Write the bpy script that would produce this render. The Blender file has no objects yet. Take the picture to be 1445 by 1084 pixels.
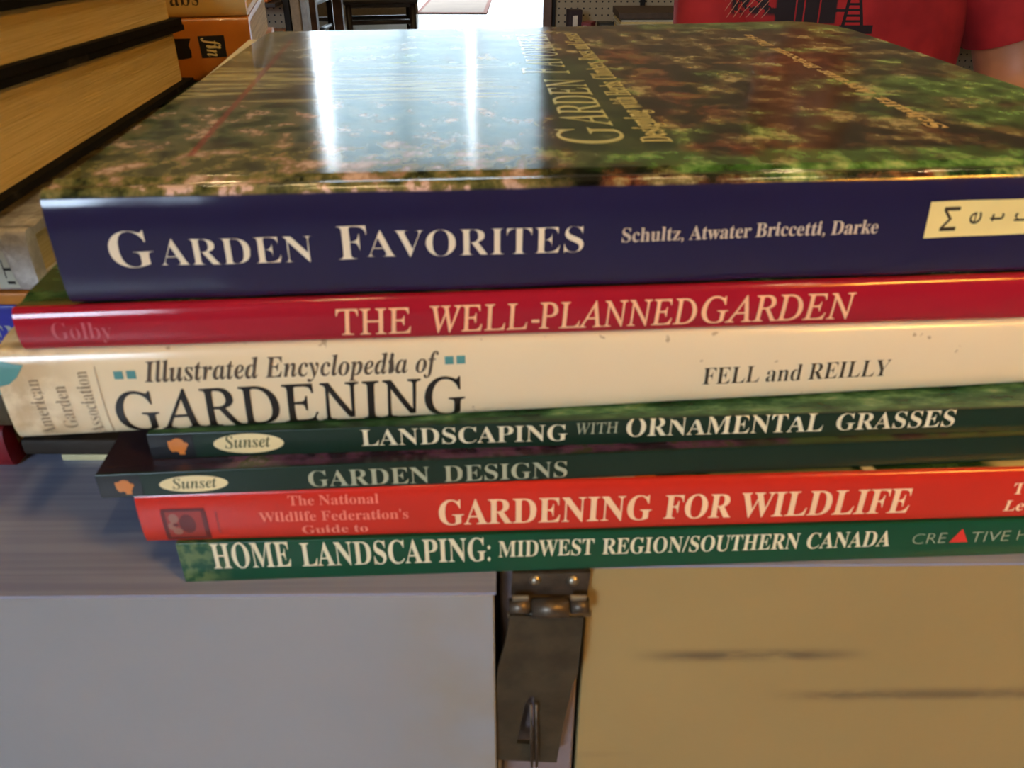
import bpy, bmesh, math, random
from mathutils import Vector, Matrix
from mathutils.geometry import tessellate_polygon
random.seed(7)
CM = 0.01
CAMZ = 1.06
SC = bpy.context.scene
COL = SC.collection

# ------------------------------------------------------------------ camera, world, light, exposure
cam = bpy.data.cameras.new('camera'); cam_o = bpy.data.objects.new('camera', cam); COL.objects.link(cam_o)
cam.sensor_width = 36.0; cam.lens = 1170.0 / 1445.0 * 36.0
cam.dof.use_dof = True; cam.dof.focus_distance = 1.5; cam.dof.aperture_fstop = 42.0
cam.clip_start = 0.005; cam.clip_end = 100
cam_o.location = (0, 0, CAMZ); cam_o.rotation_euler = (math.radians(90 - 30.7), 0, 0)
SC.camera = cam_o
SC.view_settings.view_transform = 'Standard'; SC.view_settings.look = 'None'
SC.view_settings.gamma = 1.0; SC.view_settings.use_curve_mapping = False
SC.view_settings.exposure = 0.0

w = bpy.data.worlds.new('daylight_sky'); SC.world = w; w.use_nodes = True
w.node_tree.nodes['Background'].inputs[0].default_value = (0.78, 0.90, 1.0, 1)
w.node_tree.nodes['Background'].inputs[1].default_value = 7.0

def lamp(name, kind, loc, energy, color, rot=(0, 0, 0), **kw):
    l = bpy.data.lights.new(name, kind); l.energy = energy; l.color = color
    for k, v in kw.items(): setattr(l, k, v)
    o = bpy.data.objects.new(name, l); COL.objects.link(o); o.location = loc; o.rotation_euler = rot
    return o
def aim(o, target):
    d = Vector(target) - o.location
    o.rotation_euler = d.to_track_quat('-Z', 'Y').to_euler()
sun = lamp('sun', 'SUN', (0, 12, 6), 5.0, (1.0, 0.96, 0.9), angle=0.01); aim(sun, (-0.6, 8.0, 2.6))
# daylight entering by the tall window in the wall behind the camera, to the left
wl = lamp('window_daylight', 'AREA', (-1.55, -3.42, 2.0), 85, (0.60, 0.77, 1.0), shape='RECTANGLE', size=0.9, size_y=1.3)
aim(wl, (-0.4, 0.5, 1.2))

# ------------------------------------------------------------------ helpers
def lin(c):
    return tuple(((v / 255) / 12.92 if v / 255 <= 0.04045 else ((v / 255 + 0.055) / 1.055) ** 2.4) for v in c)

class NT:
    """small node-graph writer"""
    def __init__(s, name, rough=0.5, coat=0.0, metal=0.0, spec=0.5):
        s.m = bpy.data.materials.new(name); s.m.use_nodes = True
        s.t = s.m.node_tree; s.b = s.t.nodes['Principled BSDF']
        s.b.inputs['Roughness'].default_value = rough
        s.b.inputs['Metallic'].default_value = metal
        s.b.inputs['Coat Weight'].default_value = coat
        s.b.inputs['Coat Roughness'].default_value = 0.06
        s.b.inputs['Specular IOR Level'].default_value = spec
        s.tc = s.t.nodes.new('ShaderNodeTexCoord')
        sp = s.t.nodes.new('ShaderNodeSeparateXYZ'); s.t.links.new(s.tc.outputs['Object'], sp.inputs[0])
        s.x, s.y, s.z = sp.outputs
    def _in(s, sock, v):
        if isinstance(v, (int, float)): sock.default_value = v
        elif isinstance(v, tuple): sock.default_value = (*v, 1) if len(sock.default_value) == 4 else v
        else: s.t.links.new(v, sock)
    def math(s, op, a, b=0.0, c=0.0):
        n = s.t.nodes.new('ShaderNodeMath'); n.operation = op
        s._in(n.inputs[0], a); s._in(n.inputs[1], b); s._in(n.inputs[2], c); return n.outputs[0]
    def mul(s, a, b): return s.math('MULTIPLY', a, b)
    def add(s, a, b): return s.math('ADD', a, b)
    def step(s, v, a, b):
        n = s.t.nodes.new('ShaderNodeMapRange'); n.interpolation_type = 'SMOOTHSTEP'
        s._in(n.inputs[0], v); n.inputs[1].default_value = a; n.inputs[2].default_value = b
        return n.outputs[0]
    def band(s, v, a, b, soft=0.0005):
        return s.mul(s.step(v, a - soft, a + soft), s.math('SUBTRACT', 1.0, s.step(v, b - soft, b + soft)))
    def box(s, u, v, u0, u1, v0, v1, soft=0.0005):
        return s.mul(s.band(u, u0, u1, soft), s.band(v, v0, v1, soft))
    def noise(s, scale, detail=3.0, sx=1, sy=1, sz=1, off=0.0, rough=0.55):
        mp = s.t.nodes.new('ShaderNodeMapping'); s.t.links.new(s.tc.outputs['Object'], mp.inputs[0])
        mp.inputs['Scale'].default_value = (sx, sy, sz); mp.inputs['Location'].default_value = (off, off * .7, off * .3)
        n = s.t.nodes.new('ShaderNodeTexNoise'); s.t.links.new(mp.outputs[0], n.inputs['Vector'])
        n.inputs['Scale'].default_value = scale; n.inputs['Detail'].default_value = detail
        n.inputs['Roughness'].default_value = rough
        return n.outputs['Fac']
    def mix(s, f, a, b):
        n = s.t.nodes.new('ShaderNodeMix'); n.data_type = 'RGBA'
        s._in(n.inputs[0], f); s._in(n.inputs[6], a); s._in(n.inputs[7], b); return n.outputs[2]
    def ramp(s, f, stops):
        n = s.t.nodes.new('ShaderNodeValToRGB'); e = n.color_ramp.elements
        while len(e) < len(stops): e.new(0.5)
        for el, (p, c) in zip(e, stops): el.position = p; el.color = (*lin(c), 1)
        s._in(n.inputs[0], f); return n.outputs[0]
    def col(s, v): s._in(s.b.inputs['Base Color'], v); return s
    def rough(s, v): s._in(s.b.inputs['Roughness'], v); return s
    def bump(s, h, dist=0.0002, strength=1.0):
        n = s.t.nodes.new('ShaderNodeBump'); n.inputs['Distance'].default_value = dist
        n.inputs['Strength'].default_value = strength; s.t.links.new(h, n.inputs['Height'])
        s.t.links.new(n.outputs[0], s.b.inputs['Normal']); return s

def plain(name, rgb, rough=0.5, coat=0.0, metal=0.0, var=0.12, scale=60, spec=0.5, bump=0.0):
    n = NT(name, rough, coat, metal, spec); c = lin(rgb)
    f = n.noise(scale, 3)
    n.col(n.mix(n.step(f, .3, .7), tuple(v * (1 - var) for v in c), tuple(min(1, v * (1 + var)) for v in c)))
    if bump: n.bump(f, bump)
    return n.m

def mesh_obj(name, verts, faces, mat=None, parent=None, smooth=False, mi=None, mats=None):
    me = bpy.data.meshes.new(name); me.from_pydata([tuple(v) for v in verts], [], faces); me.update()
    for m in (mats or ([mat] if mat else [])): me.materials.append(m)
    if mi: me.polygons.foreach_set('material_index', mi)
    if smooth: me.polygons.foreach_set('use_smooth', [True] * len(me.polygons))
    o = bpy.data.objects.new(name, me); COL.objects.link(o)
    if parent: o.parent = parent
    return o
def from_bm(name, bm, mat, parent=None, smooth=False):
    bmesh.ops.recalc_face_normals(bm, faces=bm.faces[:])
    me = bpy.data.meshes.new(name); bm.to_mesh(me); bm.free()
    if mat: me.materials.append(mat)
    if smooth: me.polygons.foreach_set('use_smooth', [True] * len(me.polygons))
    o = bpy.data.objects.new(name, me); COL.objects.link(o)
    if parent: o.parent = parent
    return o
def box_bm(bm, x0, x1, y0, y1, z0, z1, bev=0.0, rot=None, seg=1):
    vs = [bm.verts.new((x, y, z)) for x in (x0, x1) for y in (y0, y1) for z in (z0, z1)]
    fs = [bm.faces.new([vs[i] for i in q]) for q in ((0, 1, 3, 2), (4, 6, 7, 5), (0, 4, 5, 1), (2, 3, 7, 6), (0, 2, 6, 4), (1, 5, 7, 3))]
    if bev:
        es = {e for f in fs for e in f.edges}
        bmesh.ops.bevel(bm, geom=list(es), offset=bev, segments=seg, affect='EDGES', profile=0.5)
    return vs
def box(name, x0, x1, y0, y1, z0, z1, mat, parent=None, bev=0.0, seg=1):
    bm = bmesh.new(); box_bm(bm, x0, x1, y0, y1, z0, z1, bev, seg=seg)
    return from_bm(name, bm, mat, parent)
def prism(name, pts, y0, y1, mat, parent=None, axis='y', hole=None):
    """outline pts (u,v) extruded; axis y: (u,y,v); axis z: (u,v,z); optional hole outline"""
    loops = [pts] + ([hole] if hole else [])
    tri = tessellate_polygon([[Vector((p[0], p[1], 0)) for p in l] for l in loops])
    flat = [p for l in loops for p in l]; n = len(flat)
    P = (lambda p, d: (p[0], d, p[1])) if axis == 'y' else (lambda p, d: (p[0], p[1], d))
    vs = [P(p, y0) for p in flat] + [P(p, y1) for p in flat]
    fs = [tuple(t) for t in tri] + [tuple(i + n for i in reversed(t)) for t in tri]
    o = 0
    for l in loops:
        k = len(l)
        for i in range(k):
            a, b = o + i, o + (i + 1) % k; fs.append((a, b, b + n, a + n))
        o += k
    bm = bmesh.new(); V = [bm.verts.new(v) for v in vs]
    for f in fs:
        try: bm.faces.new([V[i] for i in f])
        except ValueError: pass
    return from_bm(name, bm, mat, parent)
def cyl_bm(bm, p0, p1, r0, r1=None, n=16, caps=True):
    r1 = r0 if r1 is None else r1
    p0, p1 = Vector(p0), Vector(p1); d = (p1 - p0).normalized(); a = d.orthogonal().normalized(); b = d.cross(a)
    R = []
    for p, r in ((p0, r0), (p1, r1)):
        R.append([bm.verts.new(p + (a * math.cos(2 * math.pi * i / n) + b * math.sin(2 * math.pi * i / n)) * r) for i in range(n)])
    for i in range(n):
        f = bm.faces.new((R[0][i], R[0][(i + 1) % n], R[1][(i + 1) % n], R[1][i])); f.smooth = True
    if caps: bm.faces.new(R[0][::-1]); bm.faces.new(R[1])
def cyl(name, p0, p1, r0, mat, parent=None, r1=None, n=16, caps=True):
    bm = bmesh.new(); cyl_bm(bm, p0, p1, r0, r1, n, caps); return from_bm(name, bm, mat, parent)
def lathe(name, prof, mat, parent=None, n=24, loc=(0, 0, 0)):
    vs, fs = [], []
    for r, z in prof:
        for i in range(n):
            a = 2 * math.pi * i / n; vs.append((loc[0] + r * math.cos(a), loc[1] + r * math.sin(a), loc[2] + z))
    for j in range(len(prof) - 1):
        for i in range(n):
            a, b = j * n + i, j * n + (i + 1) % n; fs.append((a, b, b + n, a + n))
    return mesh_obj(name, vs, fs, mat, parent, smooth=True)
def empty(name, loc, label, cat, group=None, rotz=0.0):
    o = bpy.data.objects.new(name, None); COL.objects.link(o); o.location = loc; o.rotation_euler = (0, 0, rotz)
    o.empty_display_size = 0.02
    o['label'] = label; o['category'] = cat
    if group: o['group'] = group
    return o
def tag(o, label, cat, group=None):
    o['label'] = label; o['category'] = cat
    if group: o['group'] = group
    return o
def struct(o): o['kind'] = 'structure'; return o

# ------------------------------------------------------------------ lettering
# outlines of the letters (half-thousandths of the type size): b bold roman, i italic, j bold italic, s sans
GLYPHS = {
 'bA':(325,'-6 0 -6 14 7 16 18 22 22 28 27 35 32 44 37 56 154 347 167 346 286 65 306 26 316 16 330 14 330 0 171 0 171 14 188 15 201 19 208 25 211 34 203 61 188 99 77 99 59 53 56 44 56 36 58 26 65 19 76 15 92 14 95 14 95 0|85 120 180 120 132 238'),
 'bB':(330,'12 0 12 13 24 14 33 16 41 20 46 24 50 30 53 38 55 49 56 61 56 274 55 285 54 293 53 301 52 307 46 316 38 322 27 325 12 327 12 339 164 339 221 334 262 320 287 295 295 261 290 233 275 211 249 195 214 184 256 172 287 153 305 129 312 98 309 76 303 57 292 40 276 26 257 14 234 6 207 2 177 0|136 188 140 188 158 188 174 191 187 196 196 203 203 212 208 224 211 239 212 257 211 273 209 286 206 298 201 307 194 314 185 319 174 322 161 323 147 321 140 316 137 307 136 291|165 18 180 19 193 23 203 28 211 37 217 47 221 61 223 77 224 96 223 115 220 131 214 144 206 154 196 162 183 168 166 171 147 172 136 172 136 48 137 34 142 25 151 20'),
 'bC':(348,'191 -8 167 -7 144 -2 122 5 102 15 84 27 68 42 54 59 42 78 32 99 25 121 21 145 20 170 21 195 25 219 32 241 42 261 54 280 68 297 85 311 103 324 124 334 145 341 168 345 193 346 211 345 230 342 251 336 274 328 288 324 297 325 304 330 309 337 312 346 325 346 325 230 312 230 303 252 292 271 280 288 265 303 250 315 233 323 216 328 198 330 158 320 130 290 113 239 107 168 113 102 132 55 163 27 207 18 222 18 237 21 252 26 267 33 281 42 294 53 307 65 319 79 333 66 305 34 272 10 234 -3'),
 'bD':(369,'15 0 15 13 26 14 35 16 42 18 47 22 50 27 53 34 54 44 55 56 55 279 54 292 53 303 50 311 45 317 39 321 32 324 22 326 11 327 11 339 165 339 207 336 244 328 276 314 302 295 322 271 337 242 346 208 348 170 337 95 304 42 248 11 170 0|166 18 188 20 208 27 225 39 238 56 248 77 255 103 260 134 261 171 255 237 237 285 208 313 166 323 150 321 141 315 137 304 136 286 136 54 137 36 141 25 150 20'),
 'bE':(329,'11 0 11 12 23 13 33 15 41 18 46 22 51 28 54 36 55 46 56 58 56 274 55 289 54 301 51 310 46 317 40 321 33 324 23 326 12 327 12 339 297 339 297 238 286 238 281 259 274 277 265 292 253 302 238 310 220 316 198 319 173 321 149 319 142 316 138 310 136 289 136 183 144 183 160 184 173 187 184 193 193 200 200 210 206 223 211 239 215 257 226 257 226 88 214 88 212 102 210 115 207 126 203 135 199 143 193 149 187 155 179 159 171 162 161 164 150 165 138 166 136 166 136 50 138 35 143 26 154 22 172 20 189 21 205 23 220 25 233 29 245 34 257 40 267 47 276 56 284 66 292 78 299 91 306 107 320 107 300 0'),
 'bF':(301,'12 0 12 13 23 14 33 17 41 20 46 25 50 31 53 39 55 50 56 62 56 279 55 291 53 302 50 309 46 315 40 319 32 322 22 325 11 327 11 339 293 339 293 238 281 238 278 253 274 266 270 277 265 287 258 295 250 302 241 308 231 313 219 316 205 319 189 320 171 321 149 320 142 318 138 314 136 297 136 184 142 184 157 185 170 188 181 194 190 201 198 211 204 224 208 240 212 258 225 258 225 88 212 88 209 108 204 125 198 139 191 149 182 157 170 162 157 165 141 166 136 166 136 60 137 44 140 32 146 23 156 18 163 16 171 14 180 13 191 13 191 0'),
 'bG':(378,'200 -8 173 -6 149 -2 126 5 105 15 86 27 70 41 55 58 43 77 33 97 26 120 22 144 20 171 22 196 26 219 33 241 43 262 55 281 69 297 85 312 104 324 124 334 145 341 168 345 192 346 211 345 232 342 253 336 275 328 288 325 296 326 302 330 312 346 326 346 326 229 312 229 307 244 300 258 293 270 284 282 275 293 266 302 256 310 245 317 234 323 222 327 211 329 199 330 159 320 131 290 114 240 108 170 110 133 115 100 123 73 134 50 148 32 165 20 184 12 205 10 218 10 229 12 238 16 244 20 249 26 252 34 254 43 255 53 255 95 254 106 253 115 249 122 245 127 239 130 230 133 219 135 205 136 205 148 373 148 373 136 361 135 352 133 345 131 340 127 336 122 334 115 333 106 332 96 332 22 299 9 266 0 233 -6'),
 'bH':(390,'12 0 12 13 23 14 33 16 41 19 46 24 50 29 53 37 55 48 56 60 56 282 55 293 53 302 50 310 46 316 41 320 33 323 24 325 12 327 12 339 180 339 180 327 152 322 144 317 139 309 136 298 136 282 136 187 254 187 254 282 251 309 246 317 239 322 210 327 210 339 378 339 378 327 366 325 356 323 348 320 343 316 339 310 337 303 335 293 334 282 334 60 335 48 337 39 339 31 343 25 349 20 356 16 366 14 378 13 378 0 210 0 210 13 222 14 232 16 239 19 245 23 249 28 252 36 254 47 254 60 254 165 136 165 136 60 136 48 138 37 141 29 144 24 150 19 158 16 168 14 180 13 180 0'),
 'bI':(194,'10 0 10 13 22 15 31 17 39 20 46 24 50 29 53 36 55 45 56 56 56 288 55 299 54 307 51 314 47 318 41 321 33 324 23 326 10 327 10 339 182 339 182 327 170 326 160 324 152 321 146 318 141 314 138 307 137 299 136 288 136 58 140 33 145 25 153 20 183 13 183 0'),
 'bL':(318,'12 0 12 13 23 14 33 16 41 19 46 24 50 29 53 37 55 48 56 60 56 282 55 294 53 303 50 311 46 316 41 320 33 323 24 325 12 327 12 339 186 339 186 327 155 323 146 318 140 310 137 298 136 282 136 62 138 35 142 28 149 23 174 20 191 21 207 23 221 26 234 30 246 35 257 41 266 50 275 59 283 71 291 84 298 98 304 115 318 115 299 0'),
 'bM':(472,'11 0 11 13 22 14 32 16 40 19 46 24 50 29 53 37 55 47 56 59 56 284 55 299 53 310 47 317 39 322 11 327 11 339 138 339 236 106 334 339 460 339 460 327 448 325 439 323 432 319 426 315 422 309 419 302 418 293 417 282 417 64 417 54 418 45 419 38 420 32 425 23 433 17 459 13 459 0 295 0 295 13 322 18 330 24 335 33 338 45 339 62 339 297 215 0 201 0 78 290 78 60 79 46 81 36 84 28 89 22 95 18 104 15 114 14 126 13 126 0'),
 'bN':(368,'300 -8 80 260 80 59 80 46 82 36 84 29 88 23 94 19 102 16 112 14 124 13 124 0 14 0 14 13 29 14 40 17 48 22 53 31 56 43 57 59 57 289 27 323 14 327 14 339 117 339 291 126 291 281 290 297 288 308 282 316 274 321 247 327 247 339 357 339 357 327 345 325 335 323 328 320 323 316 319 311 316 303 315 293 314 281 314 -8'),
 'bO':(391,'194 -8 176 -7 158 -5 142 0 126 6 110 13 96 22 83 32 70 43 59 56 49 69 41 84 34 100 28 116 24 133 21 151 20 170 21 188 24 206 28 223 34 239 41 255 49 270 59 283 70 296 83 307 97 317 111 326 127 334 143 339 161 344 179 346 198 347 216 346 233 344 250 340 266 334 281 326 296 318 309 308 321 297 332 284 342 271 350 256 358 241 364 224 368 206 370 188 371 170 370 151 368 133 364 116 358 100 350 84 342 69 332 56 321 43 308 32 294 22 280 13 264 6 248 0 231 -5 213 -7|197 9 234 19 261 49 277 99 282 170 281 207 277 239 269 266 259 289 246 307 231 320 213 327 194 330 156 320 129 290 113 240 108 170 110 133 114 100 122 73 132 50 145 32 160 19 178 12'),
 'bP':(311,'12 0 12 13 23 14 33 16 41 19 46 24 50 29 53 37 55 48 56 60 56 282 55 293 53 302 50 310 46 316 41 320 33 323 24 325 12 327 12 339 159 339 189 338 214 336 234 333 250 328 262 321 273 314 282 306 290 296 296 285 301 274 304 261 304 247 303 227 297 209 287 193 273 179 255 167 234 159 209 155 180 153 136 153 136 60 136 48 138 37 141 29 144 24 150 19 158 16 168 14 180 13 180 0|136 171 150 171 167 172 182 175 193 181 202 188 209 198 214 211 217 226 218 245 217 263 214 279 210 292 205 302 197 311 187 316 175 320 161 321 148 320 141 316 137 308 136 297'),
 'bR':(352,'12 0 12 13 23 14 33 16 41 19 46 24 50 29 53 37 55 48 56 60 56 282 55 293 53 302 50 310 46 316 41 320 33 323 24 325 12 327 12 339 162 339 197 338 227 334 253 327 274 317 290 304 301 289 308 270 311 249 306 221 292 197 268 179 234 166 322 38 337 19 345 15 356 13 358 13 358 0 252 0 150 158 136 158 136 60 136 48 138 37 141 29 144 24 150 19 158 16 168 14 180 13 180 0|136 174 152 174 170 175 185 179 198 184 208 192 216 203 222 216 225 232 226 250 222 281 211 303 193 317 167 321 151 319 141 314 137 304 136 287'),
 'bS':(290,'32 -8 32 118 46 118 53 92 62 70 72 52 83 37 96 26 111 18 128 13 146 11 160 12 172 15 182 20 191 27 198 35 203 45 206 55 208 66 205 82 198 96 185 108 168 119 121 142 101 153 83 164 69 176 57 188 48 201 42 215 38 230 37 247 38 262 40 275 44 288 50 300 57 310 65 320 75 328 86 334 98 340 110 344 123 346 138 347 171 344 210 334 217 332 223 331 233 335 239 347 252 347 252 238 240 238 236 251 231 264 225 276 218 286 211 296 203 305 194 313 185 319 175 324 165 328 155 330 144 331 132 330 122 328 112 323 104 318 97 310 93 302 90 293 89 283 90 274 92 265 96 257 102 251 109 244 118 238 129 232 141 226 188 203 203 196 216 189 227 181 236 174 244 166 251 157 256 149 260 140 264 131 266 121 267 110 268 99 267 84 264 69 259 56 252 43 244 32 234 22 222 13 209 6 194 0 179 -4 161 -7 143 -8 118 -6 94 0 73 7 63 9 56 8 52 5 46 -8'),
 'bT':(315,'69 0 69 13 81 14 91 16 100 19 106 23 110 29 113 37 115 48 116 60 116 323 111 323 92 321 76 317 61 310 48 300 38 288 30 273 25 256 22 237 8 237 8 339 306 339 306 236 293 236 284 274 266 301 238 317 200 323 196 323 196 60 197 47 198 37 201 28 206 22 212 18 220 15 231 14 244 13 244 0'),
 'bU':(366,'185 -10 152 -8 125 -2 103 8 85 21 72 39 62 60 56 86 55 116 55 282 54 293 52 302 49 310 45 316 40 320 32 323 23 325 11 327 11 339 179 339 179 327 151 322 143 317 138 309 135 282 135 104 136 83 139 66 144 51 151 38 161 29 173 22 187 18 204 16 243 23 270 42 287 74 292 119 292 282 291 293 290 302 287 310 282 315 277 319 268 323 258 325 245 327 245 339 353 339 353 327 342 325 334 322 327 318 322 314 319 308 316 301 315 292 314 282 314 135 313 99 307 68 297 44 283 24 265 9 242 -1 216 -7'),
 'bV':(318,'158 -10 33 284 17 313 12 318 6 322 -2 325 -11 327 -11 339 157 339 157 327 146 326 137 325 130 324 124 322 116 315 114 305 120 282 193 107 259 281 264 304 262 315 254 322 249 324 241 325 233 326 223 327 223 339 329 339 329 327 315 324 304 318 299 313 294 306 289 296 284 285 171 -10'),
 'bW':(455,'127 -8 24 293 18 308 11 318 2 324 -12 327 -12 339 135 339 135 327 121 325 112 322 106 315 104 306 110 278 166 114 224 263 213 297 207 311 199 320 188 324 171 327 171 339 327 339 327 327 312 325 301 322 295 315 293 307 297 288 353 124 403 275 409 302 407 314 401 321 390 324 374 327 374 339 464 339 464 327 452 322 443 314 439 308 435 300 432 292 428 282 332 -8 318 -8 235 230 142 -8'),
 'bY':(317,'76 0 76 13 87 14 97 16 105 19 111 24 114 29 117 37 119 48 120 60 120 133 35 288 28 299 22 308 16 315 11 320 0 324 -10 326 -10 339 154 339 154 326 146 326 133 325 124 322 118 317 116 310 122 292 185 168 248 272 253 282 257 290 259 297 260 304 257 313 250 320 238 325 222 326 220 326 220 339 327 339 327 326 315 323 304 316 285 292 200 152 200 60 200 48 202 37 205 29 209 24 214 19 222 16 232 14 244 13 244 0'),
 'ba':(256,'190 -8 173 -5 161 1 153 11 149 26 131 12 112 2 92 -4 71 -6 59 -6 48 -3 38 2 30 8 23 17 19 26 16 36 15 47 17 63 23 77 33 90 47 101 66 112 89 122 116 132 148 142 148 180 147 189 146 198 143 205 139 210 134 215 127 218 119 219 110 220 96 219 86 216 80 211 78 204 85 191 90 181 92 172 89 160 82 150 71 144 58 142 44 144 33 151 27 162 25 176 25 185 28 193 31 200 37 207 43 214 51 220 60 225 70 229 82 233 94 235 107 237 121 237 145 236 166 232 183 226 196 218 206 206 212 192 217 176 218 157 218 46 220 30 222 26 226 26 239 31 245 20 232 8 219 -1 205 -6|113 25 130 31 139 37 148 47 148 126 122 117 103 103 92 85 88 62 90 46 94 34 102 27'),
 'bb':(268,'32 -8 32 289 32 300 31 308 29 315 27 319 20 324 6 327 6 339 103 339 103 208 116 220 131 230 147 235 165 237 177 236 189 233 201 229 211 223 221 215 229 205 237 195 243 182 248 169 252 155 254 140 254 124 254 105 251 88 246 71 240 56 232 42 223 30 213 19 201 10 188 2 174 -3 159 -6 143 -8 126 -6 110 0 94 9 78 21 40 -8|136 11 148 12 158 17 167 25 173 37 177 52 180 71 182 93 182 119 182 140 180 159 177 174 172 187 166 196 158 203 148 207 137 209 126 207 116 201 107 192 103 180 103 51 105 33 111 21 122 13'),
 'bc':(219,'116 -8 102 -7 89 -4 76 1 65 8 54 16 44 26 35 38 28 50 22 64 18 79 15 95 15 112 15 129 18 146 23 162 30 176 38 190 48 202 59 212 71 221 85 228 99 233 114 236 130 238 147 237 162 234 175 229 186 222 195 214 201 204 205 194 207 182 204 170 198 160 189 154 176 152 163 154 154 161 148 171 146 187 146 195 147 202 142 216 126 221 107 216 94 201 86 175 84 140 85 114 88 92 94 73 102 57 112 44 124 36 137 30 152 29 165 30 178 35 190 43 202 54 212 45 192 22 169 6 144 -4'),
 'bd':(276,'104 -8 91 -7 79 -4 68 1 58 8 48 16 40 26 32 37 26 50 21 63 17 78 15 93 15 110 15 128 18 146 21 162 27 177 33 190 41 202 50 213 61 221 72 228 83 233 96 236 108 237 125 235 140 230 154 221 166 209 166 298 164 312 158 320 147 325 131 327 131 339 238 339 238 56 239 40 242 30 249 24 263 20 263 8 242 7 219 4 193 -1 166 -8 166 29 154 13 140 2 123 -5|128 21 139 23 150 31 155 36 160 42 163 49 166 57 166 180 162 191 154 201 142 207 130 209 119 208 110 203 102 196 97 186 93 173 90 156 88 137 88 114 88 92 90 73 92 57 96 44 102 34 109 27 117 22'),
 'be':(224,'115 -8 100 -7 87 -4 75 1 63 8 52 16 43 26 35 38 28 51 22 66 18 82 15 99 15 117 15 134 18 150 22 165 28 179 35 192 44 203 54 213 65 222 77 228 89 233 103 236 117 237 137 235 156 230 172 221 185 209 196 193 204 174 209 153 211 129 211 124 87 124 91 83 103 55 122 37 149 32 163 34 176 40 189 50 201 64 212 54 192 27 169 8 143 -4|87 143 150 143 150 160 150 175 148 187 146 198 144 206 135 217 120 221 105 217 95 204 89 182 87 152'),
 'bf':(159,'11 0 11 12 30 16 34 20 37 26 39 55 39 206 12 206 12 231 39 231 39 263 40 282 45 298 52 312 63 324 76 334 92 341 109 345 130 346 144 345 158 342 169 338 179 332 186 324 192 316 195 307 196 298 194 283 188 273 178 267 167 265 155 266 146 272 140 280 138 291 139 302 144 313 146 318 147 322 144 328 134 330 121 328 114 320 111 308 110 290 110 231 152 231 152 206 110 206 110 48 110 38 112 30 114 23 118 19 122 16 129 14 138 12 149 12 149 0'),
 'bg':(244,'108 -104 86 -104 66 -101 49 -97 36 -91 25 -83 17 -74 12 -65 11 -56 13 -44 21 -34 33 -26 51 -19 36 -10 26 -1 20 10 18 22 18 31 21 40 25 48 32 55 40 62 50 69 62 75 76 82 50 95 31 112 20 133 16 158 17 169 20 180 24 190 30 199 37 208 45 215 54 222 65 227 77 231 90 235 103 236 117 237 132 236 146 234 160 231 174 226 236 226 236 200 200 200 207 188 213 177 216 164 217 152 216 141 214 131 211 121 206 113 199 104 192 97 183 91 174 86 164 82 152 79 141 77 128 77 117 77 106 78 94 76 84 70 77 62 75 53 77 46 82 41 92 38 105 37 130 37 149 36 166 35 180 33 193 30 203 26 212 22 220 16 225 10 230 2 233 -7 234 -17 235 -28 233 -45 227 -60 217 -73 203 -84 185 -93 163 -99 138 -103|117 92 132 96 142 108 145 118 147 129 148 142 149 157 148 172 147 186 145 197 142 206 132 217 117 221 102 217 92 206 89 197 87 186 85 172 85 157 85 142 87 129 89 118 92 108 102 96|120 -87 153 -84 177 -77 191 -65 196 -49 193 -38 186 -31 180 -28 172 -27 163 -26 152 -26 72 -26 64 -32 59 -38 56 -46 55 -54 58 -66 70 -77 79 -81 90 -84 104 -86'),
 'bh':(284,'14 0 14 12 26 14 34 19 38 28 39 42 39 297 38 310 34 320 26 325 14 328 14 339 110 339 110 198 125 215 142 227 160 235 181 237 209 232 230 217 242 192 246 158 246 42 247 28 251 19 258 14 270 12 270 0 151 0 151 12 154 12 163 14 170 19 174 29 175 42 175 162 175 171 174 179 172 186 171 192 163 200 151 202 140 200 129 195 119 187 110 175 110 42 111 28 115 19 122 14 134 12 134 0'),
 'bi':(148,'75 270 60 272 48 280 40 292 38 307 40 322 48 334 60 342 75 345 90 342 102 334 110 322 113 307 110 292 102 280 89 272|14 0 14 12 26 14 34 19 38 28 39 42 39 188 38 203 35 212 28 217 15 218 16 231 111 231 111 42 112 28 115 20 122 14 134 12 134 0'),
 'bk':(267,'13 0 13 12 26 14 34 19 38 28 39 42 39 296 38 311 35 320 28 325 15 327 16 339 110 339 110 126 169 185 178 196 182 207 175 216 156 218 153 218 153 231 257 231 257 218 243 216 229 212 217 204 204 194 166 156 258 26 268 15 280 12 280 0 157 0 157 12 162 12 174 15 178 24 173 37 121 110 110 100 110 42 111 28 115 20 122 14 134 12 134 0'),
 'bl':(149,'14 0 14 12 26 14 34 19 38 28 39 42 39 296 38 310 35 320 28 325 15 327 15 339 111 339 111 42 112 28 115 20 122 14 134 12 134 0'),
 'bm':(412,'14 0 14 12 26 14 34 19 38 28 39 42 39 188 38 202 34 211 27 217 14 219 14 231 109 231 109 197 124 214 140 227 158 235 176 237 200 234 218 226 230 213 239 195 254 213 271 226 290 234 311 237 339 232 359 217 371 192 375 158 375 42 376 28 380 19 387 14 399 12 399 0 281 0 281 12 293 14 300 20 304 28 305 42 305 162 305 171 304 179 302 186 300 192 293 200 281 202 270 200 260 196 251 188 242 176 242 42 243 28 246 20 253 14 265 12 265 0 149 0 149 12 160 14 168 20 171 28 173 42 173 162 172 171 171 179 170 186 168 192 161 199 149 202 137 200 127 195 117 187 109 175 109 42 110 29 114 20 120 14 132 12 132 0'),
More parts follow.
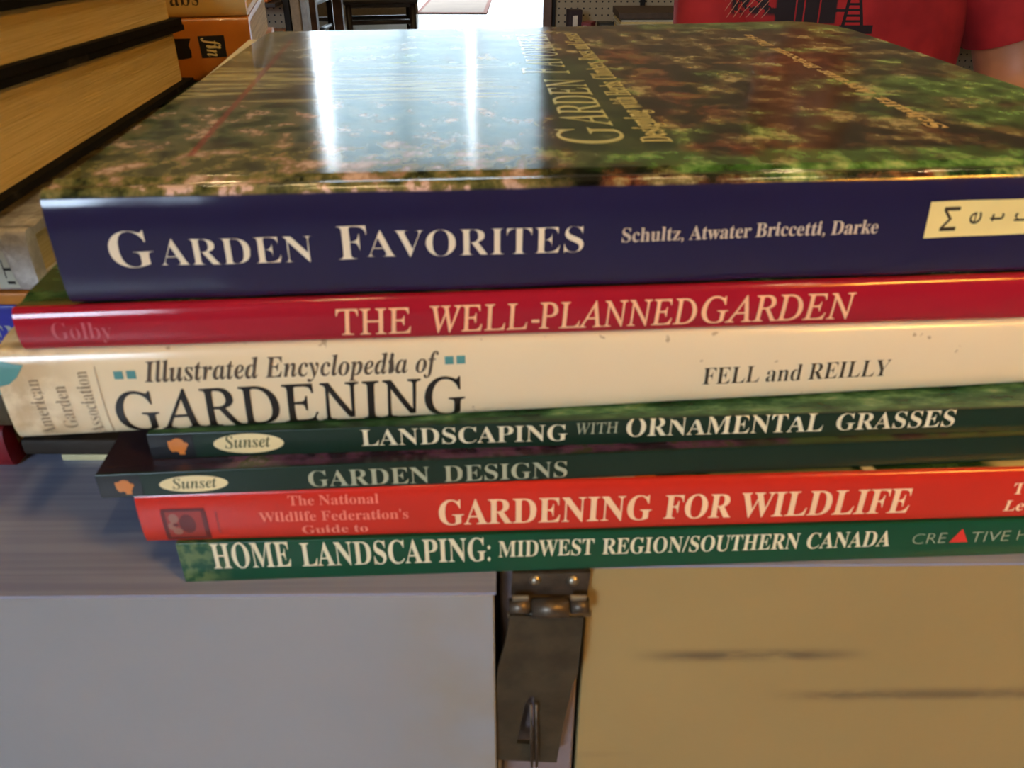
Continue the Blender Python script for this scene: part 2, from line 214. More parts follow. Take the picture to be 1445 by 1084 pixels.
 'bn':(284,'14 0 14 12 26 14 34 19 38 28 39 42 39 188 38 202 34 211 27 217 14 219 14 231 110 231 110 199 125 216 142 228 160 235 181 237 209 232 230 217 242 192 246 158 246 42 247 28 251 19 258 14 270 12 270 0 151 0 151 12 154 12 163 14 170 19 174 29 175 42 175 162 175 171 174 179 172 186 171 192 163 200 151 202 140 200 129 195 119 187 110 175 110 42 111 28 115 19 122 14 134 12 134 0'),
 'bo':(250,'126 -8 109 -7 94 -4 80 2 67 8 55 17 45 27 36 39 28 52 22 67 18 82 15 98 14 115 15 132 18 148 22 163 28 178 36 191 45 202 55 213 67 221 80 228 94 233 109 236 125 237 141 236 156 233 170 228 182 222 194 213 205 203 214 192 222 179 228 164 232 149 235 132 236 115 235 97 232 81 228 65 222 51 214 38 205 26 194 16 183 8 170 1 156 -4 141 -7|126 8 135 10 143 14 150 20 156 29 158 35 159 42 161 50 162 61 164 115 163 145 161 169 158 188 154 202 149 211 143 217 135 221 126 223 115 221 107 217 100 211 96 202 92 188 89 169 88 145 87 115 89 61 90 51 92 42 93 35 96 29 101 20 108 14 116 10'),
 'bp':(276,'13 -104 13 -92 23 -91 30 -87 35 -82 38 -75 39 -48 39 181 39 191 38 200 36 206 35 211 27 216 15 220 15 231 107 231 107 196 119 214 134 227 152 235 172 238 184 237 196 234 208 229 218 222 227 214 236 204 243 192 249 180 254 166 258 151 260 136 260 119 260 101 258 84 254 69 249 54 243 40 235 28 227 18 217 9 206 2 194 -3 182 -6 169 -8 152 -6 136 0 122 10 110 24 110 -43 113 -74 117 -82 124 -88 147 -92 147 -104|146 21 156 22 165 27 172 34 178 44 182 57 186 74 187 93 188 115 187 136 186 155 183 171 180 185 175 194 168 201 159 206 148 207 137 205 127 199 118 189 110 175 110 51 117 38 125 29 134 23'),
 'br':(214,'14 0 14 12 26 14 34 19 38 28 39 42 39 188 38 203 35 212 27 217 15 218 16 231 108 231 108 188 115 199 123 209 131 217 139 224 148 230 157 234 165 236 174 237 183 236 192 234 199 231 205 226 210 220 213 214 215 206 216 198 213 185 207 174 197 168 185 166 173 167 165 172 154 186 148 192 141 194 130 190 121 180 116 172 113 164 112 154 111 143 111 42 113 27 118 19 129 14 147 12 147 0'),
 'bs':(215,'113 -8 102 -7 90 -5 78 -1 65 5 55 6 44 3 38 -6 27 -6 27 78 40 78 44 64 49 50 56 39 65 29 74 21 84 16 94 12 104 11 121 13 133 20 140 30 143 44 141 54 136 63 128 71 116 78 80 96 67 103 57 110 48 118 40 126 35 135 31 144 28 154 28 164 29 179 33 193 39 205 48 217 60 226 73 232 88 236 105 238 124 235 148 229 154 228 158 227 166 230 172 238 182 238 182 165 170 165 166 178 160 189 154 198 146 206 138 212 130 217 121 220 111 220 97 219 87 213 80 204 78 193 80 182 86 173 95 165 109 158 143 141 154 135 165 128 173 120 180 113 185 104 189 94 191 83 192 70 190 53 186 38 179 25 170 14 158 4 145 -2 129 -6'),
 'bt':(170,'92 -7 78 -6 66 -3 57 1 49 8 43 16 39 26 37 39 36 53 36 208 15 208 15 223 66 275 75 286 83 297 90 306 96 316 108 316 108 231 154 231 154 208 108 208 108 61 108 47 111 38 117 32 125 30 133 32 141 36 148 44 154 56 166 49 152 25 136 7 116 -3'),
 'bu':(279,'98 -8 82 -6 68 -2 57 4 48 13 42 24 38 38 35 54 34 72 34 185 33 200 29 210 22 217 8 219 8 231 106 231 106 55 107 43 112 34 120 28 132 27 143 28 153 32 162 39 170 49 170 185 169 201 165 211 156 217 141 219 141 231 241 231 241 52 242 38 247 29 255 24 268 22 268 10 246 8 223 5 198 0 170 -8 170 30 163 22 156 14 148 8 138 3 129 -2 119 -5 108 -7'),
 'bw':(324,'91 -8 12 197 5 212 -1 216 -8 218 -8 231 103 231 103 218 89 215 86 211 85 206 86 198 89 188 124 95 157 175 150 198 141 215 135 218 125 220 125 231 241 231 241 218 225 215 220 206 220 200 222 195 250 105 284 190 288 205 287 211 283 215 265 220 265 231 332 231 332 220 322 217 316 212 307 192 226 -8 215 -8 166 146 104 -8'),
 'by':(224,'39 -104 30 -104 22 -102 14 -98 8 -93 2 -87 -2 -80 -4 -72 -5 -62 -3 -50 4 -40 14 -32 27 -30 38 -31 48 -37 54 -45 56 -57 55 -61 55 -65 57 -71 64 -74 73 -69 85 -55 96 -33 104 -4 27 187 18 205 12 214 6 217 -3 218 -4 218 -4 231 121 231 121 218 101 216 97 212 96 204 96 198 99 191 138 88 172 180 176 194 177 204 175 211 171 216 151 218 151 231 223 231 223 218 214 216 206 209 193 181 121 -18 114 -34 108 -49 102 -61 96 -71 90 -80 84 -87 78 -93 71 -97 64 -100 56 -103 48 -104'),
 'bz':(218,'10 0 10 11 125 214 96 214 83 213 71 211 62 207 54 202 47 195 41 186 36 175 33 161 20 161 24 231 204 231 204 217 94 18 114 18 130 19 144 22 156 26 166 33 174 41 181 51 188 64 194 80 206 80 200 0'),
 'iA':(345,'-63 0 -61 10 -45 12 -29 18 -14 28 0 42 80 135 265 354 275 354 263 43 265 28 272 18 278 15 286 12 295 10 306 10 304 0 165 0 166 10 171 10 182 10 191 12 198 15 203 20 207 26 210 34 212 45 212 58 215 118 99 118 92 116 86 112 48 67 38 53 30 42 25 33 24 27 26 18 32 13 43 10 59 10 56 0|107 136 216 136 222 273'),
 'iB':(327,'-25 0 -22 10 -20 10 -9 11 0 12 8 15 14 20 19 26 24 33 28 43 32 54 94 286 98 312 96 323 89 330 78 334 61 336 63 346 190 346 241 341 277 327 298 304 306 272 300 244 284 220 258 201 221 187 247 175 265 157 276 135 280 108 279 92 275 77 269 63 261 51 251 39 238 29 224 21 208 13 190 7 171 3 150 1 128 0|144 193 169 194 191 198 210 205 226 214 238 226 246 240 251 256 253 274 249 298 237 315 217 326 190 329 166 327 160 325 156 321 150 306 140 272 122 201 123 196 127 194|114 16 139 17 161 22 180 30 196 42 208 56 217 72 222 91 224 113 223 128 219 142 213 153 204 161 193 168 179 173 163 176 144 176 122 175 115 172 112 166 82 54 79 43 78 33 80 24 87 19'),
 'iC':(351,'163 -8 141 -6 122 -3 104 2 87 10 72 19 58 30 47 43 37 58 29 75 23 93 20 112 19 133 20 151 23 169 28 187 34 205 43 223 52 240 63 256 76 272 89 286 104 300 119 312 135 323 160 336 186 346 212 352 239 354 254 353 270 350 288 346 307 341 321 338 330 341 338 350 348 350 327 248 316 248 317 256 317 263 316 280 312 294 306 307 298 318 288 326 275 332 261 336 244 337 229 336 213 333 198 328 183 321 169 311 155 301 142 289 130 275 118 260 108 244 100 227 92 209 86 190 82 170 79 150 78 130 80 104 85 81 93 62 104 45 119 31 136 22 155 16 176 14 209 18 240 30 269 49 297 77 307 68 291 50 275 34 258 21 241 11 223 3 204 -3 184 -6'),
 'iD':(378,'-27 0 -24 10 -21 10 -10 11 -1 12 7 15 13 19 18 25 23 32 27 42 31 54 94 286 98 312 96 323 89 330 77 334 60 336 63 346 196 346 220 345 242 342 263 336 282 329 298 319 313 308 326 294 337 279 346 262 352 244 355 224 357 203 355 183 352 163 347 144 340 126 331 108 320 91 307 75 293 61 277 47 259 36 240 25 219 16 197 9 174 4 150 1 124 0|127 16 147 18 166 21 184 26 201 33 216 42 230 52 243 64 255 77 265 91 274 107 281 123 288 141 292 158 296 177 298 195 298 214 297 241 292 264 283 284 271 300 255 313 236 322 214 328 189 330 165 327 158 322 153 315 144 288 84 66 78 37 81 27 90 21 104 18'),
 'iE':(338,'-25 0 -22 10 -20 10 -10 11 0 12 7 15 14 19 19 24 23 32 27 42 31 55 94 286 98 312 96 323 89 330 78 334 61 336 63 346 328 346 313 271 304 271 304 273 304 284 303 293 301 301 299 308 291 318 278 325 269 326 258 328 245 329 230 329 188 329 165 327 158 323 154 317 146 295 119 194 160 194 178 194 193 196 205 200 215 205 223 212 230 220 235 230 239 242 248 242 214 120 204 120 206 140 205 154 202 164 197 170 188 174 159 176 115 176 84 62 80 46 78 35 80 26 87 21 97 18 114 18 149 18 166 18 182 19 196 22 210 25 222 30 233 35 244 42 254 50 263 60 272 70 280 82 288 95 298 95 262 0'),
 'iF':(302,'-23 0 -20 10 -18 10 7 14 16 19 22 27 34 55 96 286 100 312 98 323 92 330 80 334 62 336 66 346 314 346 298 264 288 264 288 269 288 274 288 288 285 300 281 309 275 316 267 322 256 326 244 328 229 328 189 328 172 327 163 324 157 319 154 312 145 278 123 192 151 192 163 192 174 193 184 194 192 196 206 202 218 212 222 218 227 225 231 233 236 242 246 242 212 117 202 117 204 129 204 142 202 158 195 168 190 171 182 173 171 175 158 175 119 175 87 52 85 42 84 33 86 21 93 15 99 12 106 11 115 10 126 9 125 0'),
 'iG':(403,'182 -8 159 -6 137 -3 116 2 97 10 79 20 64 31 51 44 40 60 31 76 25 94 21 114 20 135 21 153 24 171 28 189 35 207 43 225 53 242 64 258 76 273 89 288 104 301 119 313 135 324 160 337 187 346 215 352 244 354 261 353 277 350 293 347 308 342 332 332 346 329 355 330 362 334 374 350 383 350 360 244 352 244 348 264 341 283 331 299 319 312 304 323 287 331 268 335 247 337 224 335 202 330 182 320 163 308 145 291 129 273 114 251 102 228 92 202 85 178 80 153 79 129 81 102 86 78 96 57 108 40 125 26 144 16 165 10 190 8 202 9 215 11 226 14 238 19 247 25 255 32 260 39 264 48 282 118 284 128 285 138 283 148 275 154 240 160 242 169 386 169 383 160 367 158 355 155 346 149 340 140 335 127 330 108 310 26 280 11 248 1 216 -5'),
 'iH':(388,'-25 0 -22 10 -20 10 5 14 13 19 20 27 26 38 31 54 94 286 98 312 96 323 89 330 78 334 61 336 63 346 201 346 198 336 196 336 186 335 177 334 169 331 163 327 158 321 153 313 148 303 144 290 124 212 122 202 123 197 126 195 138 193 266 193 278 195 284 204 306 286 310 312 308 323 301 330 289 334 272 336 275 346 413 346 410 336 406 336 396 335 387 334 380 331 374 327 369 321 364 313 360 304 357 292 295 60 291 44 290 34 292 23 298 16 310 12 328 10 325 0 187 0 190 10 192 10 217 14 226 19 233 27 243 54 271 158 272 162 272 166 271 170 268 173 256 174 128 174 116 172 111 164 82 60 79 44 78 34 80 23 87 16 98 12 116 10 113 0'),
 'iI':(183,'-23 0 -20 10 -18 10 7 14 16 19 22 27 34 54 96 286 100 312 98 323 92 330 80 334 62 336 66 346 205 346 203 336 198 336 188 335 180 334 172 331 166 327 161 321 157 313 153 304 149 292 87 60 82 34 84 23 91 16 102 12 120 10 117 0'),
 'iK':(338,'-25 0 -22 10 -20 10 5 14 13 19 20 27 26 38 31 54 94 286 98 312 96 323 89 330 78 334 61 336 63 346 200 346 197 336 193 336 184 336 176 334 169 332 163 328 158 324 154 316 150 307 146 295 120 198 119 194 119 190 119 187 122 186 128 188 251 287 263 298 272 308 277 316 279 323 272 333 252 336 250 336 252 346 373 346 370 337 367 337 357 335 346 332 334 326 321 318 251 264 166 196 265 52 272 41 279 33 286 26 293 20 300 15 308 12 317 10 326 10 324 0 176 0 179 10 182 10 196 10 206 14 212 19 214 28 210 41 200 59 125 170 119 174 114 172 112 167 82 56 78 35 80 22 88 15 93 13 101 12 110 11 121 10 118 0'),
 'iL':(334,'-18 0 -16 10 -14 10 -3 11 7 12 15 15 21 19 26 25 31 32 35 42 39 54 100 286 104 302 106 312 103 323 96 330 85 334 68 336 70 346 208 346 204 337 194 336 185 334 177 331 171 327 166 322 161 314 157 304 153 293 93 69 88 48 86 38 88 28 94 22 105 18 122 18 158 18 177 18 193 19 208 21 222 24 233 28 244 34 254 40 263 48 272 58 280 70 289 83 297 98 307 98 274 0'),
 'iM':(439,'-27 0 -24 10 3 14 12 19 18 27 30 54 95 286 100 312 97 323 91 330 79 334 62 336 65 346 158 346 194 81 370 346 464 346 462 336 458 336 447 335 439 334 431 331 426 327 420 321 416 313 412 304 408 292 346 60 343 44 341 34 343 23 350 16 362 12 379 10 376 0 240 0 242 8 268 14 276 19 284 29 296 62 358 292 163 0 156 0 117 293 57 77 54 64 51 53 50 43 50 36 52 23 58 16 70 12 88 10 85 0'),
 'iN':(373,'252 -8 115 278 56 62 52 44 50 32 53 21 60 15 65 13 72 12 80 11 91 10 88 0 -25 0 -22 10 -12 11 -2 12 6 15 12 19 18 24 23 32 27 42 31 54 96 293 98 298 99 304 96 315 89 326 78 333 64 336 61 336 63 346 136 346 263 81 318 284 322 302 324 314 321 325 314 331 309 333 302 334 293 335 283 336 286 346 399 346 396 336 371 332 361 328 354 320 351 315 348 308 345 301 343 292 261 -8'),
 'iO':(385,'149 -8 129 -7 111 -4 94 1 78 8 64 17 52 27 41 39 32 52 25 67 20 84 17 101 16 121 17 137 19 154 23 171 29 188 35 205 43 221 52 236 63 252 74 266 86 280 99 292 113 304 127 315 142 325 157 333 173 340 189 346 205 350 221 353 238 354 257 352 276 350 292 344 308 338 321 329 333 318 344 306 352 293 359 277 364 261 367 244 368 225 367 211 366 197 363 183 359 169 354 154 348 140 342 127 334 113 326 100 317 87 308 75 298 63 287 52 276 42 265 32 253 24 229 10 204 0 177 -6|150 8 162 8 175 11 187 15 199 22 211 29 222 38 233 48 244 60 253 72 263 85 271 99 279 114 286 130 293 146 298 162 303 179 307 196 309 213 311 230 312 247 310 268 307 286 301 302 293 315 282 325 270 333 255 337 239 339 225 338 212 335 198 330 185 323 172 314 159 304 147 292 136 279 125 264 115 248 105 231 97 213 91 199 86 185 82 171 79 157 76 143 74 130 73 116 73 102 74 81 78 62 84 46 93 32 104 21 117 14 132 9'),
 'iP':(300,'-25 0 -22 10 -20 10 -9 11 0 12 7 15 14 18 19 24 23 32 27 42 31 54 94 286 98 312 96 323 89 330 78 334 61 336 63 346 199 346 245 341 278 327 297 302 304 268 303 254 300 240 294 227 287 215 277 204 266 194 253 186 238 179 222 173 204 169 185 166 165 166 119 166 113 164 110 160 80 48 79 41 78 34 81 22 88 15 95 13 102 12 112 11 123 10 120 0|144 181 168 182 189 186 207 194 221 204 233 218 241 233 246 251 248 271 246 285 244 298 238 308 232 316 222 323 211 327 197 330 182 331 169 330 160 326 154 317 148 302 120 196 119 188 120 184 122 182'),
 'iR':(335,'-25 0 -22 10 -20 10 -9 11 0 12 8 15 14 20 19 26 24 33 28 43 32 54 94 286 98 312 96 323 89 330 78 334 61 336 63 346 210 346 234 345 256 341 274 335 288 326 300 315 308 303 313 288 315 271 309 238 290 212 259 190 216 175 262 64 267 51 273 40 278 30 284 23 290 17 296 13 304 11 312 10 314 10 311 0 234 0 165 170 154 170 131 171 114 172 85 66 79 34 81 22 88 15 99 11 115 10 121 10 118 0|151 186 175 187 196 192 215 199 230 209 242 221 251 236 256 252 258 270 254 296 240 315 218 326 187 330 167 327 160 324 155 318 147 297 118 188 133 187'),
 'iS':(275,'114 -7 98 -6 80 -3 62 1 43 8 37 10 31 10 19 6 11 -6 2 -6 19 108 29 109 30 86 35 66 42 48 51 34 63 23 76 14 91 10 108 8 118 9 127 10 135 13 143 17 150 22 156 28 162 35 167 42 171 50 173 59 175 68 176 78 174 91 170 104 154 130 136 150 115 173 102 186 91 199 83 210 76 221 72 231 68 242 66 252 66 263 66 276 69 288 73 299 78 310 85 319 93 328 102 335 113 342 125 347 137 351 151 353 165 354 188 352 209 347 225 342 233 340 244 343 252 352 262 352 246 251 238 251 236 271 233 288 227 303 220 316 211 325 200 332 187 336 173 338 160 337 149 334 139 329 130 322 124 314 119 304 116 293 115 280 116 272 117 265 120 257 125 249 130 241 136 233 142 225 150 217 172 193 196 167 208 151 217 133 222 114 224 94 223 80 220 67 216 54 210 42 202 31 193 22 182 13 171 6 158 0 144 -4 130 -6'),
 'iT':(313,'37 0 39 10 43 10 59 11 72 14 82 20 90 31 104 66 170 311 172 320 168 326 158 328 144 328 130 328 116 326 104 324 94 322 84 318 76 313 69 307 63 300 57 293 52 284 48 273 44 262 33 263 55 346 343 346 327 260 318 260 318 268 318 277 317 289 315 300 311 309 306 316 298 321 287 325 274 327 258 328 237 328 227 325 222 315 154 69 148 32 150 21 158 15 164 13 171 11 181 10 192 10 197 10 194 0'),
 'iU':(365,'149 -8 125 -6 103 -1 84 7 68 18 55 31 46 47 40 64 39 84 39 94 41 106 44 119 48 135 88 288 93 312 91 324 84 331 78 333 71 335 61 336 50 337 53 346 199 346 197 337 192 337 181 336 171 334 163 330 157 325 151 317 146 308 142 297 138 284 100 144 95 123 92 106 89 92 88 82 90 67 93 54 99 43 108 34 118 27 130 21 144 18 160 17 175 18 188 20 200 23 212 28 222 34 231 41 240 50 247 59 254 71 261 88 268 109 276 135 310 264 313 277 316 288 317 298 318 307 315 321 309 330 304 333 297 335 288 336 278 337 280 346 396 346 395 337 388 337 375 335 364 331 355 323 348 313 341 295 332 266 295 122 288 99 280 79 272 61 263 46 253 33 242 22 230 12 217 5 202 0 186 -4 168 -7'),
 'iV':(325,'60 -8 72 294 71 305 70 314 68 321 64 327 59 331 52 334 43 335 33 336 28 336 30 346 168 346 166 337 162 337 151 336 142 334 135 331 130 327 126 321 123 312 121 301 121 288 111 71 286 279 297 293 305 305 309 314 311 320 309 328 302 333 276 336 278 346 385 346 381 336 380 336 373 335 366 333 359 329 352 323 318 286 70 -8'),
 'iW':(441,'62 -8 74 294 73 305 72 314 69 321 65 327 59 331 51 334 42 336 30 337 32 346 171 346 168 337 164 337 153 336 144 334 137 331 132 327 128 321 125 312 123 301 122 288 114 86 239 264 241 295 240 305 239 314 236 321 233 327 227 331 220 334 212 336 203 337 199 337 201 346 334 346 330 337 316 336 305 332 298 327 293 317 288 282 281 90 406 277 414 291 420 302 423 313 425 321 422 327 416 332 404 335 388 337 392 346 496 346 494 337 493 337 486 336 479 333 472 329 465 323 458 316 450 307 442 296 434 284 238 -8 228 -8 238 231 71 -8'),
 'iY':(307,'36 0 39 9 71 14 81 18 88 26 97 49 124 150 78 272 74 284 70 295 65 304 61 311 51 323 40 330 33 333 26 335 19 336 10 336 12 346 163 346 159 336 149 335 141 334 134 333 128 331 121 325 119 315 121 304 124 293 167 175 248 267 272 298 279 309 281 318 279 326 271 332 258 334 240 336 242 346 362 346 358 335 352 334 344 332 337 328 330 323 292 285 175 152 147 49 145 40 144 30 146 19 154 13 161 11 169 10 180 9 192 9 189 0'),
 'jA':(313,'-50 0 -50 12 -40 14 -29 18 -19 25 -10 36 241 344 254 344 243 66 243 59 246 39 254 25 269 16 289 12 289 0 133 0 133 12 145 14 154 18 162 22 168 29 171 36 174 45 176 54 176 65 178 104 72 104 37 60 25 42 20 30 23 23 29 18 39 15 53 12 53 0|88 125 179 125 184 244'),
 'jB':(321,'-25 0 -25 12 -11 12 0 15 9 21 16 30 29 64 86 274 88 288 90 300 87 311 81 317 70 321 55 324 55 336 165 336 201 334 231 331 256 326 276 318 290 308 300 295 306 280 308 263 302 233 285 210 256 191 215 179 244 166 265 149 277 129 282 104 281 91 278 78 273 65 267 53 259 42 248 32 235 23 220 15 201 8 180 4 155 1 128 0|150 185 169 186 186 191 201 198 213 208 222 221 229 236 233 252 234 271 232 292 223 307 208 316 188 319 173 315 166 302 135 186 143 185|124 16 141 18 157 23 171 31 183 42 193 57 200 73 204 91 206 111 201 136 189 155 168 165 140 169 131 169 100 56 96 33 98 26 103 21 111 18'),
 'jE':(328,'-25 0 -25 12 -11 12 0 15 9 21 16 30 29 64 86 274 88 288 90 298 88 310 82 317 71 321 55 324 55 336 322 336 303 242 289 242 289 246 288 265 284 280 277 293 268 303 256 310 240 315 222 318 201 320 180 318 174 315 170 311 164 296 135 187 149 187 162 187 173 188 183 189 192 192 199 194 206 198 213 203 218 208 224 215 229 222 233 230 238 240 251 240 215 102 204 102 204 111 204 121 204 133 201 144 197 152 190 159 182 163 172 167 159 169 144 170 138 170 130 169 100 55 97 42 95 33 97 25 102 20 112 18 128 17 146 17 162 19 177 21 190 25 203 29 215 35 227 42 237 51 248 61 258 73 267 86 277 102 290 102 260 0'),
 'jF':(305,'-25 0 -25 12 -11 12 0 15 9 21 16 30 29 64 86 274 88 288 90 300 87 310 81 318 70 322 55 324 55 336 318 336 298 241 284 241 284 248 283 265 279 280 272 292 263 302 251 309 236 315 217 318 195 319 182 318 174 314 169 307 165 295 135 185 143 184 150 184 165 185 179 187 192 191 203 197 212 204 220 214 227 225 233 238 246 238 211 100 200 100 201 109 201 118 200 128 199 136 197 144 194 150 185 159 172 165 164 166 154 168 143 168 130 168 101 61 96 35 98 25 104 18 115 14 132 12 132 0'),
 'jG':(371,'165 -8 131 -6 102 1 76 13 55 29 37 49 25 73 18 100 16 130 16 149 19 167 23 185 28 202 35 219 44 235 54 251 65 266 77 280 91 293 106 304 122 314 134 321 147 327 160 332 173 337 186 340 200 343 213 344 228 344 260 342 298 333 312 330 321 334 328 344 341 344 319 236 305 236 304 257 300 275 293 291 284 304 274 314 261 321 246 325 230 327 213 325 197 319 181 310 165 298 150 282 137 262 124 240 112 214 102 186 95 159 91 133 90 108 91 85 95 66 102 49 113 36 125 25 140 17 157 12 177 11 189 11 199 13 208 17 214 21 220 27 225 35 229 44 232 55 246 108 250 133 248 143 242 150 230 153 213 154 213 166 354 166 354 154 350 154 336 151 328 143 316 112 294 23 263 9 232 -1 199 -7'),
 'jI':(185,'-25 0 -25 12 -11 12 0 15 9 21 16 30 29 64 86 274 88 288 90 300 87 310 81 317 70 322 54 324 54 336 211 336 211 324 196 322 184 319 175 313 169 305 157 272 100 61 96 35 98 25 105 18 116 14 132 12 132 0'),
 'jL':(317,'-25 0 -25 12 -11 12 0 15 9 21 16 30 29 64 86 274 90 298 87 310 81 317 70 322 54 324 54 336 211 336 211 324 196 322 185 319 176 313 169 304 157 272 102 62 96 32 98 24 106 20 120 18 140 18 164 19 185 22 204 29 222 37 238 49 252 63 265 80 277 100 293 100 261 0'),
 'jM':(437,'140 -8 107 270 51 61 46 35 49 25 55 18 66 14 82 12 82 0 -26 0 -26 12 -12 12 0 15 8 21 16 30 28 64 85 274 88 300 86 310 80 318 69 322 54 324 54 336 167 336 196 98 350 336 463 336 463 324 449 322 437 320 428 314 421 304 409 272 353 61 350 48 348 35 351 25 357 18 368 14 384 12 384 0 227 0 227 12 242 13 254 16 262 22 268 30 274 43 281 64 338 279 154 -8'),
 'jS':(275,'115 -8 100 -8 83 -5 64 0 43 8 29 11 18 7 7 -6 -6 -6 20 108 34 108 34 104 35 82 38 63 44 47 53 33 63 23 76 15 91 11 108 10 116 10 124 12 132 15 139 18 146 23 152 29 157 35 161 42 165 49 167 57 169 64 170 73 168 87 163 100 159 106 154 113 148 120 141 127 106 160 73 192 68 199 63 206 60 213 57 220 55 226 53 234 52 242 52 251 53 264 55 276 60 288 66 299 73 309 81 318 91 326 102 332 114 338 127 341 140 344 154 344 185 341 220 332 233 329 244 333 254 343 268 343 244 240 230 240 230 246 230 251 229 262 228 272 225 282 222 290 217 299 212 306 206 312 199 317 191 322 184 325 175 326 166 327 156 326 147 323 138 318 130 312 123 304 118 295 115 285 114 274 116 260 123 246 146 220 163 204 181 189 192 178 202 168 210 156 218 145 224 133 229 121 231 107 232 94 230 71 224 51 215 34 201 19 184 7 164 -2 141 -7'),
 'ja':(250,'40 -6 28 -5 18 -2 9 3 1 10 -6 19 -10 30 -13 41 -14 55 -13 68 -11 82 -8 95 -4 110 2 124 8 137 16 151 24 164 33 176 42 187 52 197 62 206 78 216 94 224 109 229 123 231 137 228 147 222 155 212 160 198 168 226 221 226 180 81 173 55 170 42 172 33 178 30 185 32 193 39 202 50 212 65 223 58 204 30 185 10 166 -2 146 -6 133 -4 123 2 117 12 116 26 117 39 121 56 111 41 102 28 92 18 83 9 73 2 62 -3 51 -6|69 31 80 33 92 42 98 47 103 54 108 62 114 70 131 110 143 150 148 185 146 195 143 203 137 207 128 209 117 206 105 196 99 189 93 182 87 173 81 163 62 119 52 86 48 60 50 47 54 38 60 32'),
 'jb':(240,'57 -7 49 -7 41 -6 33 -4 26 -3 12 3 1 9 -6 16 -8 23 -6 39 62 279 68 307 66 314 62 319 55 322 44 323 36 323 36 336 85 341 141 350 96 190 111 207 128 220 145 228 163 231 174 229 184 226 193 221 202 213 208 204 213 192 216 179 217 165 216 151 214 138 210 124 206 110 200 96 193 83 185 70 176 58 167 46 156 35 145 26 134 17 116 6 97 -1 77 -5|68 11 81 14 95 21 101 27 107 33 113 40 119 48 138 86 151 128 156 166 154 179 150 188 142 194 133 196 124 195 115 190 107 183 100 173 86 144 72 103 57 52 52 25 56 14'),
 'jc':(206,'69 -7 52 -6 37 -2 24 5 13 14 4 26 -2 39 -6 55 -7 73 -6 91 -2 109 4 127 12 145 22 163 35 179 49 193 66 206 82 217 99 224 116 229 133 231 146 230 157 227 167 223 175 217 182 210 187 202 190 194 191 186 189 171 182 160 172 154 159 152 148 153 139 158 133 167 131 177 132 185 136 192 141 204 138 212 128 215 116 212 104 201 97 194 91 186 86 176 80 166 75 155 70 143 66 132 62 120 59 107 57 96 56 84 56 74 56 62 58 53 61 45 66 38 77 29 92 26 107 28 122 37 137 51 152 72 166 62 144 32 121 10 96 -3'),
 'jd':(249,'41 -7 29 -6 19 -3 10 3 3 11 -4 20 -8 32 -11 45 -12 61 -11 73 -9 85 -7 97 -3 110 2 123 8 135 14 148 22 160 30 172 38 183 48 193 58 203 74 215 90 224 106 229 122 231 132 230 141 228 150 224 158 219 177 284 180 297 181 307 179 314 174 319 152 322 152 336 202 342 255 350 176 62 173 45 171 36 172 32 177 31 183 33 190 39 210 66 221 58 211 43 201 30 192 19 183 10 175 2 166 -3 157 -6 148 -7 134 -5 125 1 119 12 117 26 117 33 118 41 120 48 122 57 112 42 103 29 94 18 84 9 74 2 64 -3 53 -6|72 31 83 34 95 43 100 49 106 57 111 65 116 74 134 114 146 154 150 186 149 197 146 205 140 209 132 211 122 208 111 200 89 172 70 135 55 94 53 84 51 75 50 67 50 59 51 47 56 38 62 33'),
 'je':(201,'65 -7 49 -6 35 -2 23 5 12 14 3 26 -3 39 -7 55 -8 73 -7 87 -5 100 -1 114 4 128 11 141 18 154 27 167 37 179 47 190 58 200 70 209 82 216 94 222 106 227 119 230 131 231 143 230 154 227 163 223 171 218 177 211 182 203 185 194 186 185 184 170 178 156 168 142 154 129 136 117 114 107 88 99 59 92 56 66 58 49 65 37 76 29 91 27 105 29 118 38 132 52 146 71 160 62 140 32 118 10 93 -3|62 109 74 112 85 116 95 121 104 128 113 134 121 142 128 150 134 158 138 167 141 176 143 185 144 194 143 202 139 209 134 213 128 214 119 212 111 207 102 199 94 188 85 172 76 154 69 133'),
 'jf':(144,'-49 -104 -58 -103 -67 -101 -74 -97 -81 -92 -86 -86 -90 -79 -92 -71 -93 -63 -91 -52 -86 -43 -78 -37 -68 -36 -58 -37 -51 -42 -46 -49 -44 -59 -45 -66 -48 -73 -53 -80 -50 -85 -44 -87 -34 -84 -25 -76 -21 -70 -18 -64 -14 -57 -11 -48 3 2 19 78 44 205 10 205 14 226 49 226 58 255 68 280 80 302 94 319 108 333 124 342 140 348 158 350 169 349 180 347 189 344 196 339 202 333 207 327 209 319 210 311 208 299 204 291 195 286 184 284 175 286 167 291 161 299 160 308 164 320 168 329 166 333 160 334 152 333 145 328 139 320 133 309 126 294 120 275 114 252 108 226 150 226 147 205 104 205 78 84 72 54 64 26 56 1 48 -21 39 -41 30 -58 19 -72 8 -83 -4 -92 -18 -98 -33 -102'),
